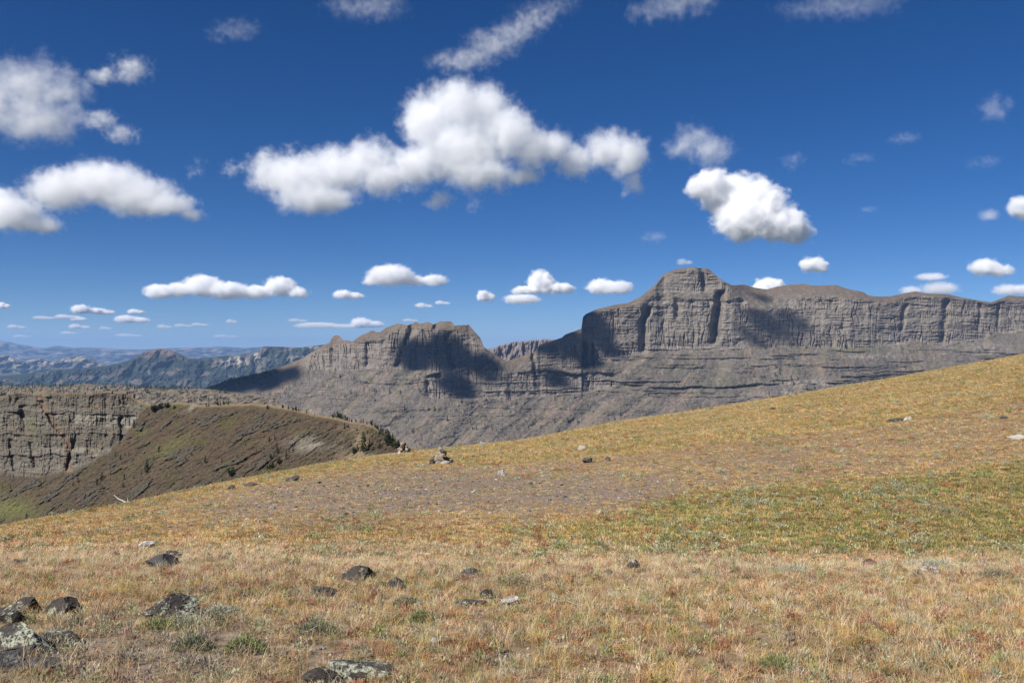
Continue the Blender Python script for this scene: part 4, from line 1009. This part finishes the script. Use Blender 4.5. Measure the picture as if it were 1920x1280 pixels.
def stone_mesh(seed):
    co, fa = rock_shape(2, 2, 2, seed, 3, 8)
    return raw_mesh('stone', co, fa, None, None, False)
STONES = [stone_mesh(s) for s in range(900, 908)]
def cairn(label, px, py, w, h, seed):
    p = ground_hit(px, py); k = p.y / F; W = w * k; H = h * k
    root = bpy.data.objects.new('cairn', None); COL.objects.link(root); root.location = p; tag(root, label, 'cairn', 'stone cairns on the crest')
    r = random.Random(seed)
    mats = [M_ROCK_TAN, M_ROCK_BARE, M_ROCK_TAN, M_ROCK_PALE, M_ROCK, M_ROCK_LICHEN, M_ROCK_WHITE]
    def stone(x, y, z, sx, sy, sz, mat):
        o = link('stone', r.choice(STONES), root); o.location = (x, y, z); o.scale = (sx, sy, sz); o.rotation_euler = (r.uniform(-.25, .25), r.uniform(-.25, .25), r.random() * 6.28)
        if not o.data.materials: o.data.materials.append(mat)
        o.material_slots[0].link = 'OBJECT'; o.material_slots[0].material = mat
    lay = [(9, .44, .10, .21), (6, .30, .32, .19), (4, .18, .52, .17), (2, .08, .70, .16)]
    for n, rad, z, s in lay:
        a0 = r.random() * 6.28
        for i in range(n):
            a = a0 + 6.283 * i / n + r.uniform(-.2, .2); q = rad * r.uniform(.75, 1.15)
            t = s * r.uniform(.95, 1.45)
            stone(math.cos(a) * q * W, math.sin(a) * q * W, z * H + r.uniform(-.02, .02), t * W * .8, t * W * .75, t * W * .62, r.choice(mats))
    for z, s in ((.16, .22), (.38, .2), (.56, .14)): stone(0, 0, z * H, s * W, s * W, s * W * .7, M_ROCK_BARE)
    stone(-.02 * W, -.02, .84 * H, .13 * W, .12 * W, .12 * W, M_ROCK_PALE)
    for i in range(6):    # stones that have slid off downhill to the left
        stone(-(.45 + .12 * i) * W, -.25 * W - .10 * i * W + r.uniform(-.1, .1), float(ground_z(p.x - (.45 + .12 * i) * W, p.y - .25 * W - .1 * i * W)) - p.z + .03, .08 * W, .07 * W, .055 * W, M_ROCK_WHITE if i > 2 else M_ROCK)
cairn('larger cairn of stacked stones, nearer to the camera', 828, 869, 38, 30, 5)
cairn('smaller cairn farther off against the dark spur', 757, 850, 28, 25, 6)
print('rocks', round(time.time() - T0, 1))
#@@PART3
# ---------------------------------------------------------------- grass, forbs, gravel
def plant_mat(name, trans=.3, var=.25):
    """Colour of each plant comes with its place; blades are lighter towards the tip."""
    m, n, b = new_mat(name)
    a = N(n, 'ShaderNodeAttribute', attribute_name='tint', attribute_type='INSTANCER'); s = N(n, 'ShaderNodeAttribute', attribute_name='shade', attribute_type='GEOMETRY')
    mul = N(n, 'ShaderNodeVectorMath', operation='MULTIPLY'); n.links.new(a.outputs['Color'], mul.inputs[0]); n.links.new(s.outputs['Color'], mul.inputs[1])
    n.links.new(mul.outputs[0], b.inputs['Base Color']); b.inputs['Roughness'].default_value = .7
    tr = N(n, 'ShaderNodeBsdfTranslucent'); n.links.new(mul.outputs[0], tr.inputs['Color'])
    mx = N(n, 'ShaderNodeMixShader', Fac=trans); o = n.nodes['Material Output']
    n.links.new(b.outputs[0], mx.inputs[1]); n.links.new(tr.outputs[0], mx.inputs[2]); n.links.new(mx.outputs[0], o.inputs['Surface'])
    return m
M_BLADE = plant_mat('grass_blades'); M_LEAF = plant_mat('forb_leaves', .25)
m_, n_, b_ = new_mat('gravel_stone'); M_GRAVEL = m_
a_ = N(n_, 'ShaderNodeAttribute', attribute_name='tint', attribute_type='INSTANCER'); n_.links.new(a_.outputs['Color'], b_.inputs['Base Color'])

def shaded_mesh(name, co, fa, shade, mat):
    me = raw_mesh(name, co, fa, None, mat)
    at_ = me.color_attributes.new('shade', 'FLOAT_COLOR', 'POINT'); c4 = np.ones((len(co), 4), np.float32); c4[:, :3] = np.asarray(shade); at_.data.foreach_set('color', c4.ravel())
    return me

def tuft(seed, blades, spread, length, width, lean, segs=2, hue=.12, droop=.4):
    r = np.random.default_rng(seed); co, fa, sh = [], [], []
    for i in range(blades):
        a = r.uniform(0, 6.283); rad = spread * math.sqrt(r.uniform(0, 1)); bx, by = rad * math.cos(a), rad * math.sin(a)
        d = a + r.normal(0, .9); L = length * r.uniform(.45, 1.15); ln = lean * r.uniform(.3, 1.5)
        tw = d + math.pi / 2 + r.normal(0, .5); wx, wy = math.cos(tw), math.sin(tw)
        g = r.uniform(.6, 1.35); warm = 1 + hue * r.normal(0, 1)
        o = len(co)
        for s in range(segs + 1):
            t = s / segs; h = L * t * (1 - droop * ln * t * t); out = L * ln * t * t
            w = width * (1 - .85 * t) * .5 if s < segs else width * .06
            p = np.array([bx + math.cos(d) * out, by + math.sin(d) * out, h - .01])
            co += [p + np.array([wx, wy, 0]) * w, p - np.array([wx, wy, 0]) * w]
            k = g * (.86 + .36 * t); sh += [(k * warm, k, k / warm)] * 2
        for s in range(segs): q = o + 2 * s; fa.append((q, q + 1, q + 3, q + 2))
    return shaded_mesh('grass_tuft', np.array(co), fa, sh, M_BLADE)

def cushion(seed, leaves, rad, h, ll, lw, upright=.5, name='cushion_plant', ragged=0.0):
    """A small leafy plant: little leaves standing out from a low dome."""
    r = np.random.default_rng(seed); co, fa, sh = [], [], []
    for i in range(leaves):
        a = r.uniform(0, 6.283); q = math.sqrt(r.uniform(0, 1)); z = math.sqrt(max(0, 1 - q * q)) * r.uniform(.25, 1.0)
        lob = 1 + ragged * (math.sin(3 * a + seed) + .7 * math.sin(5 * a + 2 * seed) + r.normal(0, .5))
        p = np.array([math.cos(a) * q * rad * lob, math.sin(a) * q * rad * lob, z * h * (1 + ragged * r.normal(0, 1))])
        d = np.array([math.cos(a) * q, math.sin(a) * q, upright + .6 * z]) + r.normal(0, .45, 3); d /= np.linalg.norm(d)
        s = np.cross(d, r.normal(0, 1, 3)); s /= np.linalg.norm(s) + 1e-9
        L = ll * r.uniform(.6, 1.3); W = lw * r.uniform(.7, 1.2) * .5
        o = len(co); co += [p, p + d * L * .5 + s * W, p + d * L, p + d * L * .5 - s * W]
        fa.append((o, o + 1, o + 2, o + 3)); g = r.uniform(.6, 1.4); sh += [(g * r.uniform(.9, 1.1), g, g * r.uniform(.85, 1.15))] * 4
    return shaded_mesh(name, np.array(co), fa, sh, M_LEAF)

def pebble(seed):
    co, fa = rock_shape(1, .8, .55, seed, 2, 7); return raw_mesh('pebble', co, fa, None, M_GRAVEL)

def scatter(name, label, meshes, P_, tint, scale, rot, kind):
    """One object of plants nobody could count: points carrying colour, size, turn and which plant."""
    n = len(P_)
    me = bpy.data.meshes.new(name); me.vertices.add(n); me.vertices.foreach_set('co', np.asarray(P_, np.float32).ravel())
    a = me.attributes.new('tint', 'FLOAT_COLOR', 'POINT'); c4 = np.ones((n, 4), np.float32); c4[:, :3] = tint; a.data.foreach_set('color', c4.ravel())
    a = me.attributes.new('size', 'FLOAT_VECTOR', 'POINT'); a.data.foreach_set('vector', np.asarray(scale, np.float32).ravel())
    a = me.attributes.new('turn', 'FLOAT_VECTOR', 'POINT'); a.data.foreach_set('vector', np.asarray(rot, np.float32).ravel())
    a = me.attributes.new('pick', 'INT', 'POINT'); a.data.foreach_set('value', np.asarray(kind, np.int32))
    col = bpy.data.collections.new(name + '_kinds')
    for i, m in enumerate(meshes):
        o = bpy.data.objects.new('%s_kind_%02d' % (name, i), m); col.objects.link(o)
    g = bpy.data.node_groups.new(name, 'GeometryNodeTree')
    g.interface.new_socket('Geometry', in_out='INPUT', socket_type='NodeSocketGeometry'); g.interface.new_socket('Geometry', in_out='OUTPUT', socket_type='NodeSocketGeometry')
    nn, K = g.nodes, g.links
    gi, go = nn.new('NodeGroupInput'), nn.new('NodeGroupOutput'); ip = nn.new('GeometryNodeInstanceOnPoints'); ci = nn.new('GeometryNodeCollectionInfo')
    ci.inputs['Collection'].default_value = col; ci.inputs['Separate Children'].default_value = True; ci.inputs['Reset Children'].default_value = True
    def attr(nm, ty):
        x = nn.new('GeometryNodeInputNamedAttribute'); x.data_type = ty; x.inputs['Name'].default_value = nm
        return [s for s in x.outputs if s.enabled and s.name == 'Attribute'][0]
    ip.inputs['Pick Instance'].default_value = True
    K.new(gi.outputs[0], ip.inputs['Points']); K.new(ci.outputs[0], ip.inputs['Instance']); K.new(attr('pick', 'INT'), ip.inputs['Instance Index'])
    er = nn.new('FunctionNodeEulerToRotation'); K.new(attr('turn', 'FLOAT_VECTOR'), er.inputs[0]); K.new(er.outputs[0], ip.inputs['Rotation'])
    K.new(attr('size', 'FLOAT_VECTOR'), ip.inputs['Scale']); K.new(ip.outputs[0], go.inputs[0])
    ob = link(name, me, kind='stuff', label=label); mo = ob.modifiers.new('scatter', 'NODES'); mo.node_group = g
    return ob

STRAW, PALE, GOLD, OLIVE, GREEN, RUST, SAGE, DEAD = [np.array(c) for c in ((.585, .425, .21), (.65, .52, .335), (.56, .395, .155), (.41, .34, .13), (.235, .255, .095), (.38, .18, .105), (.40, .40, .25), (.40, .32, .22))]
def field(n_pts, y0, y1, seed, power=1.0):
    """Random points on the visible hillside between two depths, even over the ground."""
    r = np.random.default_rng(seed)
    Y = np.sqrt(r.uniform(0, 1, n_pts) * (y1 * y1 - y0 * y0) + y0 * y0) if power == 1 else y0 + (y1 - y0) * r.uniform(0, 1, n_pts) ** power
    X = r.uniform(-.66, .66, n_pts) * Y
    Z = ground_z(X, Y)
    px, py = project(X, Y, Z)
    keep = Y < CREST_D(px) + 6
    return r, X[keep], Y[keep], Z[keep], px[keep], py[keep]

def grass_tint(r, z, n, near, X, Y):
    """Colour and kind weights for grass plants."""
    u = r.uniform(0, 1, n); pick = r.uniform(0, 1, n)
    up, gr, pl, ru = z['upper'], z['green'], z['pale'], z['rust']
    n1, n2, n3 = z['n1'], z['n2'], z['n3']
    base = np.where((u < .5)[:, None], STRAW, GOLD) * 1.0
    w_olive = np.clip(.10 + .22 * up + .3 * up * n1 + .45 * gr + .35 * n2 + .12 * near, 0, .9)
    w_green = np.clip(.04 + .12 * up + .30 * gr + .30 * (n2 + .5 * n3) - .05, 0, .6)
    w_pale = np.clip(.16 + .55 * pl + .22 * near - .15 * gr - .02 * up - .3 * up * n1, 0, .8)
    w_rust = np.clip(.09 + .30 * np.clip(ru - .35, 0, 1) + .03 * near - .15 * up - .1 * gr, .02, .5)
    c = base
    c = np.where((pick < w_olive)[:, None], OLIVE, c)
    pick2 = r.uniform(0, 1, n); c = np.where((pick2 < w_pale)[:, None], PALE, c)
    pick3 = r.uniform(0, 1, n); c = np.where((pick3 < w_rust)[:, None], RUST, c)
    pick4 = r.uniform(0, 1, n); c = np.where((pick4 < w_green)[:, None], GREEN, c)
    streak = fbm(X * .35, Y * 1.1, octv=3, gain=.6, seed=705); blot = fbm(X * .13, Y * .13, octv=3, seed=706)
    c = c * (1 + .28 * streak + .16 * blot)[:, None]
    c = c * r.uniform(.75, 1.2, (n, 1)) * (1 + .07 * r.normal(size=(n, 3)))
    return np.clip(c, .01, .8)

def build_grass():
    near_tufts = [tuft(s, 46, .055, .10, .004, .8) for s in range(5)] + [tuft(20 + s, 26, .04, .17, .0032, .6) for s in range(3)] + [tuft(30 + s, 60, .09, .055, .0045, 1.1) for s in range(3)]
    far_tufts = [tuft(50 + s, 26, .075, .10, .013, .8, 1) for s in range(4)] + [tuft(60 + s, 30, .12, .05, .016, 1.2, 1) for s in range(4)]
    # the bench at our feet
    r, X, Y, Z, px, py = field(34000, 4.2, 19.5, 3)
    z = zones(px, py, X, Y); n = len(X)
    bare = blob(px, py, 930, 1228, 90, 12) + blob(px, py, 640, 1240, 60, 14) * .7
    dens = np.clip(1.0 - .5 * z['litter'] + .5 * z['n2'] - bare, .12, 1)
    k = r.uniform(0, 1, n) < dens
    X, Y, Z, px, py = X[k], Y[k], Z[k], px[k], py[k]; z = {a: b[k] for a, b in z.items()}; n = len(X)
    c = grass_tint(r, z, n, 1.0, X, Y)
    c = mixc(c, DEAD, z['litter'] * .6)
    s = r.uniform(.55, 1.15, n) * (1 + .25 * z['n1']) * np.where(Y > 12.5, .8, 1)
    kind = np.where(r.uniform(0, 1, n) < .25 + .5 * z['litter'], r.integers(8, 11, n), r.integers(0, 8, n))
    rot = np.stack([r.normal(0, .12, n), r.normal(.10, .12, n), r.uniform(0, 6.283, n)], 1)
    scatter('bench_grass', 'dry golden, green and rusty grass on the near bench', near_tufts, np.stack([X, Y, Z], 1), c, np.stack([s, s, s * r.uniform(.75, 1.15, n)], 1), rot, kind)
    stalks = [tuft(90 + s, 9, .05, .27, .0032, .55, 3, .06, .5) for s in range(3)]
    ks = np.where(r.uniform(0, 1, n) < np.clip(.05 + .16 * z['n2'] + .08 * z['pale'], .01, .3))[0]; q = len(ks)
    scatter('seed_stalks', 'tall pale seed stalks standing above the near grass', stalks, np.stack([X, Y, Z], 1)[ks], np.tile(PALE * 1.08, (q, 1)) * r.uniform(.8, 1.15, (q, 1)), np.repeat(r.uniform(.6, 1.15, q)[:, None], 3, 1), np.stack([r.normal(0, .15, q), r.normal(.1, .15, q), r.uniform(0, 6.28, q)], 1), r.integers(0, 3, q))
    # the hillside beyond
    r, X, Y, Z, px, py = field(230000, 15, 140, 4, 1.35)
    z = zones(px, py, X, Y); n = len(X)
    patch = fbm(X * .9, Y * .6, octv=3, seed=701) + .8 * fbm(X * .16, Y * .22, octv=3, seed=702)
    dens = np.clip(.88 - .38 * z['gravel'] + .6 * patch + .2 * z['upper'] + .15 * z['green'], .06, 1)
    k = r.uniform(0, 1, n) < dens
    X, Y, Z, px, py = X[k], Y[k], Z[k], px[k], py[k]; z = {a: b[k] for a, b in z.items()}; n = len(X)
    c = grass_tint(r, z, n, 0.0, X, Y)
    s = r.uniform(.6, 1.2, n) * (1 + .25 * z['upper'] + .2 * z['green'] - .3 * z['gravel']) * (1 + Y / 160)
    kind = np.where(r.uniform(0, 1, n) < .45 + .3 * z['gravel'] - .3 * z['upper'], r.integers(4, 8, n), r.integers(0, 4, n))
    rot = np.stack([r.normal(0, .1, n), r.normal(.1, .1, n), r.uniform(0, 6.283, n)], 1)
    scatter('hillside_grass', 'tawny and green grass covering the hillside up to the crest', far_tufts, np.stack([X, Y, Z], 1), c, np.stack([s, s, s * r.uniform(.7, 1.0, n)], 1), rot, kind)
    # forbs: sage, rusty leaves, grey mats
    cush = [cushion(s, 70, .07, .055, .03, .011) for s in range(3)] + [cushion(10 + s, 60, .05, .10, .04, .009, 1.2) for s in range(3)] + [cushion(20 + s, 55, .10, .02, .035, .016, .2) for s in range(3)]
    r, X, Y, Z, px, py = field(9000, 4.2, 19.5, 5)
    z = zones(px, py, X, Y); n = len(X)
    u = r.uniform(0, 1, n) + .5 * z['n3']
    c = np.where((u < .25)[:, None], SAGE, np.where((u < .5)[:, None], RUST, np.where((u < .72)[:, None], GREEN * 1.2, DEAD)))
    c = mixc(c, np.array([.34, .30, .27]), z['litter'] * .55) * r.uniform(.7, 1.25, (n, 1))
    k = r.uniform(0, 1, n) < np.clip(.5 + .6 * z['n2'] + .4 * z['litter'], .08, 1)
    s = r.uniform(.5, 1.2, n)
    scatter('bench_forbs', 'small leafy plants, grey, green and rusty, among the near grass', cush, np.stack([X, Y, Z], 1)[k], c[k], np.stack([s, s, s], 1)[k], np.stack([r.normal(0, .15, n), r.normal(0, .15, n), r.uniform(0, 6.28, n)], 1)[k], r.integers(0, 9, n)[k])
    r, X, Y, Z, px, py = field(42000, 16, 120, 6, 1.4)
    z = zones(px, py, X, Y); n = len(X)
    clump = fbm(X * .35, Y * .25, octv=3, seed=711)
    k = r.uniform(0, 1, n) < np.clip(.02 + .9 * clump + .22 * z['green'] + .10 * z['upper'] - .2 * z['gravel'], .02, 1)
    u = r.uniform(0, 1, n)
    c = np.where((u < .55)[:, None], SAGE, np.where((u < .8)[:, None], GREEN * 1.2, RUST)) * r.uniform(.75, 1.25, (n, 1))
    s = r.uniform(.9, 2.2, n) * (1 + Y / 150)
    scatter('hillside_forbs', 'low grey green plants dotted through the hillside grass', cush, np.stack([X, Y, Z], 1)[k], c[k], np.stack([s, s, s * .8], 1)[k], np.stack([r.normal(0, .1, n), r.normal(0, .1, n), r.uniform(0, 6.28, n)], 1)[k], r.integers(0, 6, n)[k])
    # gravel
    peb = [pebble(s) for s in range(800, 806)]
    r, X, Y, Z, px, py = field(160000, 4.5, 120, 7, 1.3)
    z = zones(px, py, X, Y); n = len(X)
    bare = blob(px, py, 930, 1228, 90, 12) + blob(px, py, 640, 1240, 60, 14) * .7
    k = r.uniform(0, 1, n) < np.clip(z['gravel'] * .8 - .15 + .02 + .5 * z['litter'] * z['near'] + bare, .02, 1)
    c = np.array([.19, .172, .155]) * r.uniform(.45, 1.7, (n, 1)) * (1 + .06 * r.normal(size=(n, 3)))
    c = np.where((r.uniform(0, 1, n) < .02)[:, None], np.array([.42, .40, .37]), c)
    s = np.exp(r.normal(math.log(.024), .55, n)) * (1 + Y / 40)
    s = np.where(Y < 15, np.minimum(s, .04), s)
    scatter('gravel', 'grey and mauve gravel on the bare patches of the hillside', peb, np.stack([X, Y, Z + .1 * s], 1)[k], c[k], np.stack([s, s, s], 1)[k], np.stack([r.normal(0, .2, n), r.normal(0, .2, n), r.uniform(0, 6.28, n)], 1)[k], r.integers(0, 6, n)[k])
build_grass()
print('grass', round(time.time() - T0, 1))

# ---------------------------------------------------------------- shrubs that stand out one by one, and dead branches
def shrub_mats(name, col):
    m, n, b = new_mat(name)
    s = N(n, 'ShaderNodeAttribute', attribute_name='shade', attribute_type='GEOMETRY'); mul = N(n, 'ShaderNodeVectorMath', operation='MULTIPLY'); mul.inputs[1].default_value = col
    n.links.new(s.outputs['Color'], mul.inputs[0]); n.links.new(mul.outputs[0], b.inputs['Base Color'])
    return m
S_GREEN = shrub_mats('green_leaves', (.23, .25, .115)); S_SAGE = shrub_mats('sage_leaves', (.36, .37, .27)); S_BROWN = shrub_mats('brown_leaves', (.27, .235, .15)); S_DARK = shrub_mats('dark_leaves', (.21, .22, .14))
def shrub(label, px, py, w, h, mat, seed):
    p = ground_hit(px, py); k = p.y / F; W, H = w * k * 1.15, h * k * .62
    root = bpy.data.objects.new('shrub', None); COL.objects.link(root); root.location = p + Vector((0, W * .3, -.01)); tag(root, label, 'shrub', 'low shrubs in the grass')
    f = .6 if p.y < 20 else 1.5
    me = cushion(seed, 2600 if p.y < 20 else 700, W / 2, H * .9, .04 * f, .010 * f, 1.0, 'foliage', .3); me.materials.clear(); me.materials.append(mat)
    link('foliage', me, root)
    r = random.Random(seed)
    for i in range(5):
        a = r.random() * 6.28; q = r.uniform(.2, .75)
        co, fa = tube([(0, 0, -.02), (math.cos(a) * W * .2 * q, math.sin(a) * W * .2 * q, H * .3), (math.cos(a) * W * .45 * q, math.sin(a) * W * .45 * q, H * .8)], [.006, .005, .002], 5)
        link('stem', raw_mesh('stem', co, fa, [(.2, .16, .12)] * len(co), M_BARK), root)
def build_shrubs():
    shrub('bright green leafy shrub in the lower left grass', 452, 1228, 62, 44, S_GREEN, 1001)
    shrub('dark green spiky shrub left of the bright green one', 355, 1222, 58, 36, S_DARK, 1002)
    shrub('green shrub at the foot of the long lichen block', 292, 1184, 60, 28, S_GREEN, 1003)
    shrub('grey green shrub right of the long lichen block', 402, 1160, 62, 28, S_SAGE, 1004)
    shrub('grey mat shrub in front of the long lichen block', 340, 1178, 60, 24, S_SAGE, 1005)
    shrub('round green shrub at centre of the near grass', 787, 1166, 40, 26, S_GREEN, 1006)
    shrub('dull green shrub behind the round green one', 762, 1138, 46, 20, S_DARK, 1007)
    shrub('light green shrub below the low rock row', 828, 1100, 34, 13, S_GREEN, 1008)
    shrub('wide brown shrub on the bench edge near the centre', 962, 1104, 76, 26, S_BROWN, 1009)
    shrub('green shrub at the bottom right of centre', 1458, 1262, 66, 34, S_GREEN, 1010)
    shrub('domed sage shrub on the bench edge at right', 1492, 1078, 60, 22, S_SAGE, 1011)
    shrub('sage mound behind the white rock at far right', 1768, 1070, 76, 26, S_SAGE, 1012)
    shrub('small sage shrub right of the purplish rock', 1668, 1064, 32, 12, S_SAGE, 1013)
    shrub('dark grass like shrub left of the centre near grass', 590, 1192, 62, 38, S_DARK, 1014)
    shrub('dry grey shrub at the right edge of the bench', 1880, 1084, 56, 22, S_BROWN, 1015)
    shrub('small round sage shrub high on the tan slope at right', 1854, 785, 22, 13, S_SAGE, 1016)
    shrub('green patch of shrub on the crest right of the cairns', 1355, 888, 18, 10, S_SAGE, 1017)
    shrub('dark green mound in the green band at right', 1790, 968, 80, 22, S_DARK, 1018)
    shrub('sage patch in the green band at right', 1430, 952, 90, 14, S_SAGE, 1019)
build_shrubs()
def branch(label, px, py, pts, rad, col, name='dead_branch'):
    p = ground_hit(px, py); k = p.y / F
    parts = []
    for line in pts:
        path = [((x) * k, 0.1 * i * abs(x) * k, max(.01, -y * k)) for i, (x, y) in enumerate(line)]
        parts.append(tube(path, [rad * (1 - .7 * i / max(1, len(path) - 1)) for i in range(len(path))], 5))
    co, fa = join(parts)
    o = link(name, raw_mesh(name, co, fa, [col] * len(co), M_SNAG, True)); o.location = p
    tag(o, label, 'branch')
branch('bleached dead branch forked at the left crest', 238, 941, [[(0, 0), (2, -4), (1, -11)], [(2, -4), (7, -1)], [(0, 0), (-9, -5), (-18, -8), (-28, -14)]], .05, (.5, .46, .4))
branch('pale dry stalk slanting in the grass right of centre', 1095, 1146, [[(-30, -20), (-8, -10), (8, -3), (20, 0)], [(-8, -10), (0, -14)]], .006, (.55, .45, .3))
branch('pale dry stalk bent to a hook at centre right', 1016, 1152, [[(-16, -22), (-8, -8), (0, -1), (4, -16), (10, -26)]], .005, (.55, .45, .3))
branch('grey dead twig tangle in the lower left grass', 585, 1190, [[(-20, -2), (0, -10), (22, -4)], [(-8, -3), (4, -14), (14, -18)], [(0, -8), (10, -1), (30, -2)]], .006, (.5, .47, .42))
print('done', round(time.time() - T0, 1))
